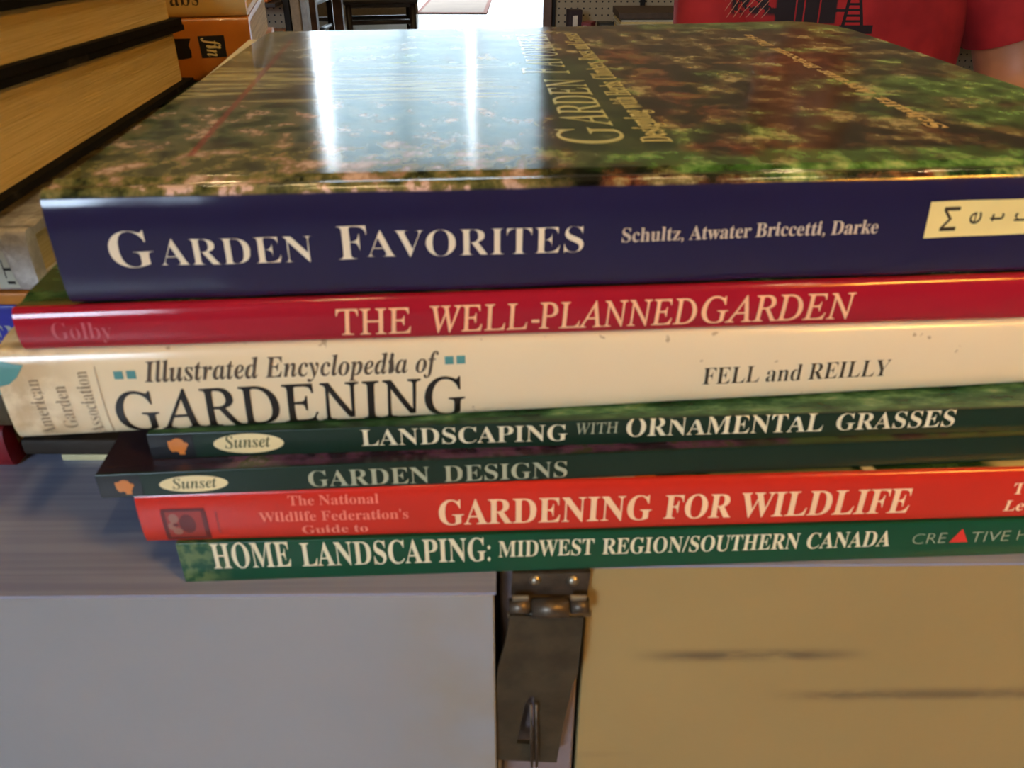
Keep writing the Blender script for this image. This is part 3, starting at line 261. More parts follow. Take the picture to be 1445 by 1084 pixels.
 'jg':(222,'58 -104 36 -103 17 -100 0 -95 -13 -88 -24 -80 -32 -71 -36 -61 -38 -50 -37 -41 -34 -33 -29 -25 -23 -19 -14 -13 -3 -7 10 -1 25 4 13 12 5 20 0 29 -2 38 1 50 9 62 15 68 23 73 32 79 42 85 34 91 26 97 20 103 15 110 11 116 9 124 7 132 6 141 7 152 10 164 15 175 21 185 28 195 37 204 48 211 59 218 71 223 84 227 97 230 111 231 130 229 149 224 166 217 182 206 225 206 223 185 195 185 196 176 196 168 196 155 193 143 188 132 182 122 174 112 165 104 154 96 143 90 130 84 117 80 103 78 88 78 62 79 52 71 49 62 54 54 70 47 100 38 135 24 143 20 150 16 156 11 160 6 166 -1 170 -9 173 -18 174 -27 173 -38 170 -48 165 -58 158 -67 150 -75 141 -82 130 -88 118 -94 104 -98 90 -101 74 -103|87 93 99 96 111 106 117 113 122 121 126 130 130 140 133 150 136 161 137 172 138 184 136 197 132 206 125 212 116 214 103 210 91 200 85 193 80 184 75 175 71 165 68 154 66 144 64 133 64 122 65 109 70 100 77 95|63 -87 76 -86 87 -84 97 -81 105 -76 112 -70 117 -63 120 -56 121 -49 119 -41 116 -35 111 -29 103 -24 93 -19 80 -14 64 -9 45 -3 28 -12 15 -23 8 -34 6 -46 7 -54 10 -62 15 -69 22 -75 31 -80 40 -84 51 -86'),
 'jh':(266,'156 -7 142 -5 131 2 125 14 123 31 129 62 144 114 162 165 166 184 164 191 157 194 143 190 128 180 113 162 98 138 82 107 69 74 57 39 47 0 -14 0 61 279 66 297 67 306 66 314 62 319 55 321 44 322 36 322 36 336 82 340 140 350 86 146 99 167 112 184 125 198 137 210 149 219 162 225 175 229 188 231 204 228 216 221 223 209 226 193 225 181 222 166 217 148 210 127 186 56 184 49 183 42 185 35 191 32 197 35 206 42 216 55 228 73 239 66 218 34 197 11 177 -2'),
 'ji':(145,'98 277 85 279 74 286 67 297 65 310 67 322 74 333 85 340 98 343 111 340 121 333 129 322 131 310 129 297 121 286 111 279|37 -6 21 -4 10 4 3 15 0 31 3 48 8 65 33 157 38 176 40 189 34 200 19 203 15 203 14 216 66 223 112 231 66 64 62 41 65 34 70 32 77 34 85 40 95 51 106 67 116 60 96 31 77 10 57 -2'),
 'jl':(129,'30 -7 14 -5 2 3 -5 14 -8 30 -6 46 -2 63 58 277 65 309 59 319 44 323 39 323 39 335 136 350 59 64 56 51 54 40 56 33 62 31 69 33 77 39 87 50 98 66 108 59 97 43 88 29 78 18 69 9 60 2 50 -3 40 -6'),
 'jm':(391,'283 -6 268 -4 258 3 252 15 250 31 255 63 271 115 288 166 293 184 290 192 283 195 272 192 261 186 249 174 237 159 224 139 212 113 199 82 186 46 171 0 114 0 164 166 168 184 166 192 158 195 146 191 132 182 125 174 117 165 109 154 102 142 94 128 86 113 79 97 73 80 66 62 60 42 54 22 49 0 -11 0 32 157 37 179 39 189 33 200 18 203 14 203 12 216 113 231 87 144 100 165 114 183 127 198 139 210 151 219 164 225 177 229 190 231 207 228 219 221 226 210 228 194 223 162 234 178 246 192 257 204 268 214 280 221 291 226 303 229 314 231 331 228 343 221 350 210 352 194 351 182 348 167 343 148 337 127 312 57 311 49 310 43 312 35 318 33 325 35 332 42 340 52 351 68 362 60 352 45 342 31 332 20 323 11 313 3 303 -2 293 -5'),
 'jn':(266,'158 -7 144 -5 133 2 127 14 125 31 130 62 146 114 164 165 168 184 166 191 158 194 145 191 131 181 117 165 102 142 94 128 86 113 79 97 73 80 66 62 60 42 54 22 49 0 -11 0 32 157 37 179 39 189 33 200 18 203 14 203 12 216 113 231 87 144 100 165 114 183 127 198 139 210 151 219 164 225 177 229 190 231 207 228 219 221 226 209 228 193 224 168 212 127 185 42 187 35 194 32 201 34 208 41 226 67 238 60 227 44 217 31 207 19 198 10 188 2 179 -3 169 -6'),
 'jo':(235,'72 -7 55 -6 40 -2 27 5 15 15 5 27 -2 40 -6 56 -8 73 -7 87 -5 101 -1 114 4 128 11 142 18 155 26 167 36 179 46 190 57 200 68 209 80 217 92 223 105 227 118 230 130 231 149 229 165 225 179 219 190 209 200 198 207 184 211 169 212 151 211 138 209 124 206 111 201 97 195 83 187 70 179 58 170 46 160 34 149 24 138 15 125 8 112 1 99 -3 86 -6|77 10 88 13 100 22 105 29 110 37 115 45 120 55 137 98 149 143 153 179 151 195 147 206 139 212 128 215 117 212 105 203 100 196 94 189 89 180 84 171 67 128 56 83 52 44 53 29 58 18 66 12'),
 'jp':(245,'-59 -104 -59 -90 -47 -89 -38 -85 -32 -79 -28 -71 -22 -53 36 170 39 188 37 196 33 201 12 204 12 216 63 224 108 231 92 180 112 202 131 218 150 227 170 231 181 229 191 226 200 221 208 214 214 205 218 194 221 182 222 167 221 152 219 137 215 122 210 106 203 91 196 77 187 63 178 50 168 38 157 27 146 17 134 8 122 2 110 -3 97 -6 85 -7 76 -6 67 -4 59 -1 51 5 36 -51 33 -72 35 -81 40 -86 64 -91 64 -104|76 11 88 14 100 23 106 29 112 36 118 44 123 53 142 93 154 134 159 166 158 179 154 188 147 193 140 195 121 189 105 173 90 145 77 106 64 58 58 28 62 15'),
 'jr':(194,'-11 0 32 157 37 179 39 189 33 200 18 203 14 203 12 216 113 231 85 141 108 181 128 209 146 225 156 229 166 231 178 228 186 222 191 212 193 197 191 183 185 172 176 164 164 162 150 166 138 177 134 180 126 176 117 167 106 152 95 130 70 73 49 0'),
 'js':(188,'68 -7 58 -6 47 -4 35 -1 21 4 11 6 2 3 -5 -5 -18 -3 -5 81 10 78 14 49 24 28 40 15 61 11 73 12 82 18 87 27 89 39 85 57 70 79 51 103 44 112 38 121 33 130 29 138 25 146 23 154 21 162 21 170 22 182 26 194 32 204 40 213 50 220 61 226 73 229 86 230 96 229 108 228 120 225 134 222 138 220 143 220 152 222 158 229 171 229 160 152 147 154 140 180 130 199 116 211 100 215 89 213 80 207 74 199 72 190 73 181 77 172 83 162 92 151 108 131 123 111 136 86 140 74 142 61 141 52 139 43 136 34 132 27 127 19 121 13 114 7 106 2 97 -2 88 -5 78 -6'),
 'jt':(138,'22 -7 8 -5 -3 2 -9 13 -12 29 -11 39 -8 52 34 204 10 204 10 221 35 233 59 249 80 270 100 296 121 296 100 224 139 224 134 204 94 204 57 77 52 57 50 42 52 33 58 31 64 33 73 40 83 53 96 70 107 63 97 47 86 33 76 21 66 11 55 3 45 -3 34 -6'),
 'ju':(266,'35 -7 18 -5 6 2 -1 14 -4 31 0 56 11 97 28 157 35 189 29 200 14 203 10 203 9 216 55 222 108 231 60 59 57 40 59 32 66 30 79 33 93 43 108 60 124 85 139 114 153 147 165 184 176 224 235 224 187 42 189 36 195 33 201 35 209 42 217 52 228 68 239 60 228 45 218 31 209 19 199 10 190 3 180 -3 170 -6 160 -7 146 -5 135 3 128 14 126 30 135 77 122 57 110 40 97 25 85 14 73 5 60 -2 48 -6'),
 'jw':(313,'36 -8 36 18 34 115 29 170 24 185 19 196 12 202 4 204 -1 204 -2 217 72 231 79 222 84 197 89 156 92 98 171 231 183 231 198 65 226 97 244 125 254 146 258 160 255 169 246 179 237 190 234 202 236 214 242 223 251 229 263 232 276 229 285 222 291 211 293 196 286 165 265 125 231 76 182 18 160 -6 146 -8 134 133 50 -6'),
 'jy':(210,'-22 -104 -38 -102 -50 -96 -57 -86 -60 -74 -57 -63 -51 -54 -42 -48 -31 -46 -20 -48 -6 -55 7 -61 15 -64 21 -62 28 -58 44 -42 56 -22 62 -5 59 22 52 67 43 117 33 158 24 187 18 200 10 205 0 206 -7 206 -7 219 17 222 36 226 63 231 69 228 74 220 79 207 84 189 95 135 110 56 129 91 142 119 150 141 152 157 149 168 139 177 128 187 125 200 127 212 134 222 143 228 156 231 169 228 179 222 184 211 187 197 186 190 185 182 182 173 179 163 159 113 130 55 94 -4 55 -55 45 -66 35 -75 25 -84 15 -91 5 -97 -4 -101 -13 -104'),
 "s'":(94,'37 231 58 231 69 300 69 358 25 358 25 300'),
 's,':(110,'30 -59 55 -47 74 -30 84 -9 88 13 85 33 78 48 67 58 53 62 41 59 31 53 25 44 23 33 25 22 30 13 38 7 48 5 49 -10 46 -25 40 -39 30 -50'),
 's-':(162,'142 134 20 134 20 87 142 87'),
 's.':(110,'55 56 43 53 33 47 27 37 25 26 27 14 33 4 43 -2 55 -5 66 -2 76 4 82 14 85 26 82 37 76 47 66 53'),
 's/':(141,'4 -5 39 -5 137 346 102 346'),
 's:':(110,'55 229 43 227 33 220 27 211 25 199 27 187 33 178 43 171 55 169 66 171 76 178 82 187 85 199 82 211 76 220 66 227|55 56 43 53 33 47 27 37 25 26 27 14 33 4 43 -2 55 -5 66 -2 76 4 82 14 85 26 82 37 76 47 66 53'),
 'sA':(334,'181 343 146 343 0 0 50 0 93 100 238 100 284 0 334 0|163 268 218 144 112 144'),
 'sC':(354,'328 318 295 330 265 339 238 344 211 346 136 332 77 295 38 238 24 166 35 109 68 54 125 12 208 -5 245 -2 277 4 306 13 332 26 332 79 302 62 272 50 242 43 212 40 156 50 113 77 85 117 74 170 85 222 113 263 156 291 211 300 240 298 268 292 297 281 328 265'),
 'sE':(250,'231 341 38 341 38 0 236 0 236 44 87 44 87 150 226 150 226 194 87 194 87 297 231 297'),
 'sH':(365,'327 341 278 341 278 193 87 193 87 341 38 341 38 0 87 0 87 149 278 149 278 0 327 0'),
 'sI':(125,'87 341 38 341 38 0 87 0'),
 'sM':(390,'355 341 309 341 196 201 82 341 37 341 37 0 86 0 86 266 87 266 192 134 200 134 304 266 306 266 306 0 355 0'),
 'sO':(412,'22 171 35 104 72 48 129 10 204 -5 282 10 340 48 376 104 389 171 376 238 339 294 282 332 206 346 130 331 73 293 36 238|73 171 83 222 111 264 153 291 206 300 259 291 301 264 328 222 339 171 328 119 301 78 259 50 206 40 153 50 111 78 83 119'),
 'sR':(302,'39 341 39 0 88 0 88 148 108 148 126 146 146 135 169 112 198 70 244 0 302 0 256 68 237 97 219 123 201 145 180 162 204 176 222 194 233 218 237 246 229 285 206 315 171 334 125 341|88 299 119 299 149 295 170 285 182 269 186 248 183 227 172 209 152 197 119 192 88 192'),
 'sT':(302,'294 341 8 341 8 297 127 297 127 0 176 0 176 297 294 297'),
 'sV':(302,'302 341 254 341 152 102 49 341 0 341 148 -3 158 -3'),
 'se':(240,'219 65 200 54 180 45 160 40 141 38 112 42 89 55 74 76 65 106 223 106 216 160 197 198 166 221 126 229 83 221 50 198 28 162 20 115 28 70 49 32 83 5 130 -5 156 -3 178 2 199 10 219 22|66 135 73 159 86 176 104 187 127 190 148 187 164 176 175 158 179 135'),
 'sl':(110,'77 341 33 341 33 0 77 0'),
 'sr':(198,'35 225 35 0 79 0 79 118 83 145 95 166 112 181 134 187 143 185 153 180 164 173 175 165 198 203 185 214 172 223 158 227 145 229 129 226 113 216 97 198 80 173 79 173 79 225'),
 'st':(166,'84 271 0 190 0 185 39 185 39 66 44 38 57 16 80 1 112 -5 124 -3 139 0 153 5 166 11 166 52 153 45 140 40 128 37 116 36 105 37 95 43 87 53 84 70 84 185 154 185 154 225 84 225'),
}
def glyph(st, ch):
    k = ('i' if st == 'r' else st) + ch
    if k not in GLYPHS: k = 's' + ch
    if k not in GLYPHS: return None
    adv, s = GLYPHS[k]; loops = []
    for l in s.split('|'):
        if not l: continue
        q = list(map(int, l.split())); pts = list(zip(q[::2], q[1::2]))
        if st == 'r' and k[0] == 'i': pts = [(x - 0.2 * y, y) for x, y in pts]
        loops.append(pts)
    return adv, loops
def letter_shapes(text, st, track=0):
    out, x = [], 0
    for ch in text:
        if ch == ' ': x += 130 + track; continue
        g = glyph(st, ch)
        if not g: continue
        out.append([[(px + x, py) for px, py in l] for l in g[1]]); x += g[0] + track
    return out
CAPH = {'b': 338, 'r': 327, 'j': 334, 's': 355}
def lettering(name, text, st, a, b, cap, surf, mat, parent, fatten=0.0, track=0, maxseg=0.18, label=None):
    """text whose baseline runs from a to b (cm on the surface) with the given capital height"""
    gl = letter_shapes(text, st, track)
    xs = [p[0] for g in gl for l in g for p in l]; x0, x1 = min(xs), max(xs)
    d = Vector((b[0] - a[0], b[1] - a[1])); W = d.length; u = d / W; up = Vector((-u.y, u.x))
    kx, ky = W / (x1 - x0), cap / CAPH[st]
    verts, faces = [], []
    for g in gl:
        loops = []
        for l in g:
            pts = [Vector(((p[0] - x0) * kx, p[1] * ky)) for p in l]
            if fatten:
                k = len(pts); area = sum(pts[i].x * pts[(i + 1) % k].y - pts[(i + 1) % k].x * pts[i].y for i in range(k))
                new = []
                for i in range(k):
                    e1 = pts[i] - pts[i - 1]; e2 = pts[(i + 1) % k] - pts[i]
                    if e1.length < 1e-6 or e2.length < 1e-6: new.append(pts[i]); continue
                    n = (Vector((e1.y, -e1.x)).normalized() + Vector((e2.y, -e2.x)).normalized())
                    if n.length > 1e-3: n.normalize()
                    new.append(pts[i] - n * fatten)      # the outlines run clockwise, holes the other way
                pts = new
            dense = []
            for i in range(len(pts)):
                p, q = pts[i], pts[(i + 1) % len(pts)]; m = max(1, int((q - p).length / maxseg))
                for j in range(m): dense.append(p.lerp(q, j / m))
            loops.append(dense)
        o = len(verts)
        for l in loops:
            for p in l:
                c = Vector(a) + u * p.x + up * p.y; verts.append(surf(c.x, c.y))
        for t in tessellate_polygon([[Vector((p.x, p.y, 0)) for p in l] for l in loops]):
            faces.append(tuple(i + o for i in t))
    o = mesh_obj(name, verts, faces, mat, parent)
    if label: o['label'] = label
    return o
def patch(name, pts, surf, mat, parent, nv=6, label=None):
    """flat printed shape: outline (cm on the surface) filled"""
    if len(pts) == 4:
        a, b, c, d = (Vector(p) for p in pts); nu = max(1, int((b - a).length / .25)); nw = max(1, int((d - a).length / .12)); vs, fs = [], []
        for j in range(nw + 1):
            for i in range(nu + 1):
                p = a.lerp(b, i / nu).lerp(d.lerp(c, i / nu), j / nw); vs.append(surf(p.x, p.y))
        for j in range(nw):
            for i in range(nu): k = j * (nu + 1) + i; fs.append((k, k + 1, k + nu + 2, k + nu + 1))
        o = mesh_obj(name, vs, fs, mat, parent)
        if label: o['label'] = label
        return o
    loop = []
    for i in range(len(pts)):
        p, q = Vector(pts[i]), Vector(pts[(i + 1) % len(pts)]); m = max(1, int((q - p).length / 0.12))
        for j in range(m): loop.append(p.lerp(q, j / m))
    c = sum(loop, Vector((0, 0))) / len(loop); k = len(loop)
    vs = [surf(p.x, p.y) for p in loop] + [surf(*(c + (p - c) * .5)) for p in loop] + [surf(*c)]
    fs = [(i, (i + 1) % k, (i + 1) % k + k, i + k) for i in range(k)] + [(i + k, (i + 1) % k + k, 2 * k) for i in range(k)]
    o = mesh_obj(name, vs, fs, mat, parent)
    if label: o['label'] = label
    return o
def rect(x0, y0, x1, y1): return [(x0, y0), (x1, y0), (x1, y1), (x0, y1)]
def oval(cx, cy, rx, ry, n=28): return [(cx + rx * math.cos(2 * math.pi * i / n), cy + ry * math.sin(2 * math.pi * i / n)) for i in range(n)]

# ------------------------------------------------------------------ books
class Book:
    def __init__(s, name, label, ox, oy, h, yaw, L, D, T0, T1, spine_mat, cover_mat, page_mat, dz=0.0, bulge=0.2, n=3.0,
                 hard=True, group=None, board=None, end_mat=None, dip=0.05, wave=0.0):
        s.L, s.D, s.T0, s.T1, s.dz, s.b, s.n, s.wave = L, D, T0, T1, dz, bulge, n, wave
        s.root = empty(name, (ox * CM, oy * CM, CAMZ - h * CM), label, 'book', group, math.radians(yaw))
        wr, bt = (1.0, 0.26) if hard else (0.3, 0.045)
        s.wr, s.bt = wr, bt
        # cross-section of the spine, outside then inside
        secs = []
        M = 22
        ts = []
        for i in range(M + 1):
            a = -math.pi / 2 + math.pi * i / M; ts.append(math.copysign(abs(math.sin(a)) ** 0.8, math.sin(a)))
        N = 44
        for k in range(N + 1):
            l = L * k / N; zb, zt = s.zb(l), s.zt(l)
            q = []
            for j in range(4): q.append((wr + (s.b - wr) * j / 4, zb))
            for t in ts: q.append((s.prof(t) + s.wv(l), zb + (zt - zb) * (t + 1) / 2))
            m = 7
            for j in range(1, m + 1):
                f = j / m; q.append((s.b + (wr - s.b) * f, zt - dip * math.sin(math.pi * f) ** 2 * (1 if hard else 0)))
            q += [(wr, zt - bt), (s.b + bt, zt - bt), (s.b + bt, zb + bt), (wr, zb + bt)]
            secs.append([(l * CM, y * CM, z * CM) for y, z in q])
        Q = len(secs[0]); vs = [v for c in secs for v in c]; fs, mi = [], []
        for k in range(N):
            for j in range(Q):
                a, b_ = k * Q + j, k * Q + (j + 1) % Q; fs.append((a, b_, b_ + Q, a + Q)); mi.append(0)
        for k, rev in ((0, True), (N, False)):
            outer = Q - 4
            base = k * Q
            half = outer // 2
            # end caps as strips between outer path and inner path
            inner = [base + Q - 1, base + Q - 2, base + Q - 3, base + Q - 4]
            cap = [base + j for j in range(outer)] + [base + outer + j for j in range(4)]
            fs.append(tuple(cap[::-1] if not rev else cap)); mi.append(1 if end_mat else 0)
        s.spine = mesh_obj('spine', vs, fs, parent=s.root, mats=[spine_mat] + ([end_mat] if end_mat else []), mi=mi)
        for p in s.spine.data.polygons:
            if len(p.vertices) == 4: p.use_smooth = True
        bm = bmesh.new(); bm.from_mesh(s.spine.data); bmesh.ops.recalc_face_normals(bm, faces=bm.faces[:]); bm.to_mesh(s.spine.data); bm.free()
        s.spine.data.set_sharp_from_angle(angle=math.radians(50))
        # boards
        bd = board or [(0, wr), (L, wr), (L, D), (0, D)]
        s.slab('front_cover', bd, lambda l: s.zt(l) - bt, s.zt, cover_mat)
        s.slab('back_cover', [(0, wr), (L, wr), (L, D), (0, D)], s.zb, lambda l: s.zb(l) + bt, cover_mat)
        e = 0.3 if hard else 0.01
        # the pages, in leaves of slightly uneven depth
        s.slab('page_block', [(e, s.b + bt + .02), (L - e, s.b + bt + .02), (L - e, D - e), (e, D - e)],
               lambda l: s.zb(l) + bt, lambda l: s.zt(l) - bt, page_mat)
    def zb(s, l): return s.dz * l / s.L
    def zt(s, l): return s.T0 + (s.T1 - s.T0) * l / s.L - 0.012
    def prof(s, t): return s.b * (1 - max(0.0, 1 - abs(t) ** s.n) ** (1 / s.n))
    def wv(s, l): return s.wave * (math.sin(l * 1.3) + 0.6 * math.sin(l * 2.9 + 1) + .5 * math.sin(l * .5))
    def slab(s, name, poly, lo, hi, mat):
        o = prism(name, [(p[0] * CM, p[1] * CM) for p in poly], 0, 1, mat, s.root, axis='z')
        for v in o.data.vertices:
            l = v.co.x / CM; v.co.z = (lo(l) if v.co.z < .5 else hi(l)) * CM
        return o
    def on_spine(s, l, v):
        zb, zt = s.zb(l), s.zt(l); z = min(max(v, zb), zt); t = 2 * (z - zb) / (zt - zb) - 1
        return (l * CM, (s.prof(t) + s.wv(l) - 0.014) * CM, z * CM)
    def on_top(s, l, y): return (l * CM, y * CM, (s.zt(l) + 0.006) * CM)
    def words(s, rows, mat, name='spine_lettering', **kw):
        for text, st, l0, v0, l1, v1, cap in rows:
            lettering(name, text, st, (l0, v0), (l1, v1), cap, s.on_spine, mat, s.spine, **kw)
# ------------------------------------------------------------------ book materials (all in the book's own metres)
def ink(name, rgb, rough=0.3, coat=0.3): return plain(name, rgb, rough, coat, var=0.05)
def gloss(n, rough=.2, coat=.6): n.b.inputs['Roughness'].default_value = rough; n.b.inputs['Coat Weight'].default_value = coat

def garden_art(n):
    """the photograph of garden borders printed over the front of the big jacket"""
    a = n.noise(85, 5, 1, .9, 1, 0.3, .68); b = n.noise(45, 4, .7, .8, 1, 2.1, .65)
    base = n.ramp(a, [(.40, (8, 8, 6)), (.47, (34, 28, 18)), (.52, (84, 54, 36)), (.57, (112, 102, 62)), (.65, (190, 172, 120))])
    green = n.ramp(a, [(.40, (8, 14, 6)), (.48, (32, 58, 26)), (.54, (78, 108, 52)), (.64, (170, 190, 110))])
    red = n.ramp(a, [(.40, (18, 9, 7)), (.48, (74, 30, 18)), (.55, (136, 62, 34)), (.65, (130, 116, 66))])
    c = n.mix(n.step(b, .50, .62), base, green)
    b2 = n.noise(34, 3, .8, .8, 1, 7.7, .6)
    c = n.mix(n.mul(n.step(b2, .52, .64), .7), c, red)
    # flowering border, left and near the spine
    f = n.noise(120, 5, 1, .8, 1, 5.5, .65)
    flow = n.ramp(f, [(.38, (34, 40, 22)), (.46, (84, 86, 46)), (.52, (124, 116, 68)), (.57, (150, 120, 92)), (.66, (214, 184, 160))])
    flow2 = n.ramp(f, [(.38, (22, 30, 16)), (.46, (56, 78, 42)), (.53, (104, 104, 68)), (.58, (120, 104, 82)), (.66, (204, 172, 148))])
    left = n.math('SUBTRACT', 1.0, n.step(n.x, .095, .115))
    c = n.mix(n.mul(left, n.band(n.y, -.002, .034, .004)), c, flow)
    c = n.mix(n.mul(left, n.band(n.y, .034, .082, .006)), c, flow2)
    # pale tree trunks lying across (the picture stands upright when the book does)
    tr = n.noise(1.0, 3, 14, 170, 1, 1.2, .5)
    trunks = n.ramp(tr, [(.36, (36, 34, 20)), (.44, (84, 80, 48)), (.50, (176, 168, 116)), (.55, (104, 98, 60)), (.59, (60, 56, 34)), (.66, (196, 186, 134))])
    c = n.mix(n.mul(left, n.band(n.y, .082, .142, .004)), c, trunks)
    wood = n.ramp(a, [(.34, (44, 46, 36)), (.5, (104, 106, 86)), (.66, (164, 160, 132))])
    c = n.mix(n.mul(n.math('SUBTRACT', 1.0, n.step(n.x, .055, .075)), n.step(n.y, .142, .15)), c, wood)
    # dark green panel behind the title
    pan = n.ramp(a, [(.3, (14, 40, 22)), (.6, (42, 78, 44)), (.75, (70, 100, 60))])
    c = n.mix(n.mul(n.band(n.x, .112, .139, .003), n.mul(n.band(n.y, .012, .15, .01), .8)), c, pan)
    c = n.mix(n.mul(n.band(n.x, .148, .162, .006), n.mul(n.band(n.y, .05, .17, .02), n.step(a, .4, .6))), c, red)
    # lime foliage along the front edge and at the far right
    lime = n.ramp(f, [(.35, (36, 62, 22)), (.48, (70, 110, 46)), (.58, (120, 160, 84)), (.68, (176, 190, 116))])
    c = n.mix(n.mul(n.mul(n.step(n.x, .105, .125), n.band(n.y, .004, .021, .003)), n.step(b, .38, .55)), c, lime)
    c = n.mix(n.mul(n.step(n.x, .214, .236), n.mul(n.band(n.y, .035, .115, .02), n.step(b, .36, .5))), c, lime)
    c = n.mix(n.mul(n.step(n.x, .17, .18), n.mul(n.band(n.y, .222, .26, .004), .6)), c, lime)
    # rose petals at the fold
    c = n.mix(n.mul(n.mul(n.band(n.y, -.002, .006, .002), n.step(f, .54, .58)), n.math('SUBTRACT', 1.0, n.step(n.x, .08, .11))), c, lin((214, 184, 168)))
    c = n.mix(n.mul(n.box(n.x, n.y, .0232, .0248, .026, .2, .0004), .75), c, lin((140, 44, 40)))
    return c

m_page = NT('paper_edges', .75); f_ = m_page.noise(1.0, 3, 25, 25, 2600); g_ = m_page.noise(9, 2)
m_page.col(m_page.mix(m_page.mul(g_, .5), m_page.ramp(f_, [(.3, (196, 170, 108)), (.5, (222, 200, 140)), (.7, (234, 214, 156))]), lin((206, 176, 108)))).bump(f_, .0002)
M_PAGE = m_page.m
m_ = NT('white_paper_edges', .75); f_ = m_.noise(1.0, 3, 25, 25, 2600); m_.col(m_.ramp(f_, [(.3, (170, 162, 138)), (.6, (216, 208, 182))])); M_WPAGE = m_.m

# blue jacket with the garden photograph
n = NT('jacket_photograph', .22, 0.0, 0, .5); n.col(garden_art(n)); n.bump(n.noise(30, 2), .00012); n.b.inputs['Roughness'].default_value = .12; M_GF_COVER = n.m
n = NT('jacket_spine_blue', .25, 0.0, 0, .5)
art = garden_art(n); navy = n.mix(n.noise(40, 2), lin((35, 33, 66)), lin((40, 36, 70)))
n.col(n.mix(n.step(n.add(n.z, n.mul(n.x, .0056)), .0232, .0238), navy, art)); n.b.inputs['Roughness'].default_value = .13
n.bump(n.noise(22, 2, 1, 1, .8), .0007); M_GF_SPINE = n.m

def spine_with_top(name, spine_rgb, ramp_stops, ythr=.0022, scale=90, rough=.2, coat=.0, extra=None, topz=.004, sx=1, sy=1):
    n = NT(name, rough, coat); a = n.noise(scale, 4, sx, sy, 1, 3.3, .6)
    art = n.ramp(a, ramp_stops)
    if extra: art = extra(n, art)
    c0 = lin(spine_rgb); base = n.mix(n.noise(35, 3), tuple(v * .88 for v in c0), tuple(min(1, v * 1.12) for v in c0))
    n.col(n.mix(n.mul(n.step(n.y, ythr - .0004, ythr + .0004), n.step(n.z, topz, topz + .0005)), base, art))
    n.bump(n.noise(50, 2), .00012)
    return n.m
def cover_art(name, ramp_stops, scale=90, rough=.25, extra=None, sx=1, sy=1):
    n = NT(name, rough); a = n.noise(scale, 4, sx, sy, 1, 3.3, .6); art = n.ramp(a, ramp_stops)
    if extra: art = extra(n, art)
    n.col(art); return n.m
G_LEAF = [(.3, (14, 30, 16)), (.5, (44, 74, 38)), (.62, (90, 120, 70)), (.75, (150, 160, 110))]
GRASS = [(.32, (20, 44, 24)), (.5, (52, 92, 56)), (.62, (96, 136, 92)), (.74, (150, 170, 128))]
PURPLE = [(.3, (26, 18, 26)), (.45, (52, 34, 50)), (.55, (92, 60, 90)), (.62, (52, 66, 34)), (.75, (130, 100, 126))]
def purple_extra(n, art):
    c = n.mix(n.math('SUBTRACT', 1.0, n.step(n.x, .022, .03)), art, n.mix(n.noise(40, 3), lin((26, 18, 28)), lin((52, 30, 44))))
    return n.mix(n.mul(n.step(n.x, .15, .17), n.step(n.noise(60, 3, off=9), .45, .55)), c, lin((64, 84, 52)))
def wild_extra(n, art):
    c = n.mix(n.band(n.x, .05, .125, .0006), art, lin((222, 206, 160)))
    c = n.mix(n.band(n.x, .121, .1262, .0004), c, lin((214, 120, 40)))
    c = n.mix(n.band(n.x, .14, .176, .001), c, n.mix(n.noise(50), lin((84, 96, 60)), lin((112, 118, 78))))
    c = n.mix(n.band(n.x, .1785, .1815, .0006), c, lin((226, 216, 170)))
    return n.mix(n.band(n.x, .212, .24, .003), c, lin((214, 202, 140)))
M_RED_S = spine_with_top('red_jacket_spine', (164, 28, 46), G_LEAF, ythr=.0030, scale=50, rough=.13)
M_RED_C = cover_art('red_book_cover_art', G_LEAF, 50)
n = NT('cream_jacket', .2); c1 = n.mix(n.noise(30, 4), lin((226, 214, 178)), lin((234, 222, 186)))
age = n.mul(n.math('SUBTRACT', 1.0, n.step(n.x, .004, .022)), n.step(n.noise(140, 4), .35, .6))
c1 = n.mix(n.mul(age, .55), c1, lin((168, 138, 92)))
c1 = n.mix(n.mul(n.step(n.noise(260, 2, off=4), .70, .74), .5), c1, lin((120, 92, 60)))
n.col(c1); n.bump(n.noise(40, 2), .00015); M_CREAM = n.m
M_LOG_S = spine_with_top('dark_green_grasses_spine', (20, 46, 34), GRASS, ythr=.0008, scale=110, rough=.28, sx=.8, sy=2)
M_LOG_C = cover_art('ornamental_grass_cover', GRASS, 110, sx=.8, sy=2)
M_GD_S = spine_with_top('dark_green_designs_spine', (18, 44, 33), PURPLE, ythr=.0008, scale=120, rough=.28, extra=purple_extra)
M_GD_C = cover_art('flower_border_cover', PURPLE, 120, extra=purple_extra)
M_WILD_S = spine_with_top('orange_red_spine', (198, 48, 34), G_LEAF, ythr=.0022, scale=60, rough=.18, extra=wild_extra)
M_WILD_C = cover_art('wildlife_cover', G_LEAF, 60, extra=wild_extra)
n = NT('green_paper_spine', .3); c1 = n.mix(n.noise(40, 3), lin((6, 68, 46)), lin((10, 80, 54)))
worn = n.mul(n.math('SUBTRACT', 1.0, n.step(n.x, .004, .014)), n.step(n.noise(300, 3), .4, .6))
c1 = n.mix(worn, c1, lin((96, 120, 76))); n.col(c1); M_HOME_S = n.m
M_HOME_C = cover_art('home_cover', G_LEAF, 60)
I_CREAM = ink('ink_cream', (238, 228, 200)); I_RED = ink('ink_rose', (250, 196, 150)); I_GOLBY = ink('ink_faded_pink', (196, 92, 104))
I_BLACK = ink('ink_black', (20, 18, 16)); I_GREY = ink('ink_grey', (88, 78, 66)); I_TEAL = ink('ink_teal', (86, 150, 150))
I_DARK = ink('ink_charcoal', (66, 58, 46)); I_GD = ink('ink_pale_green', (170, 178, 152)); I_OVAL = ink('ink_pale_yellow', (232, 222, 172))
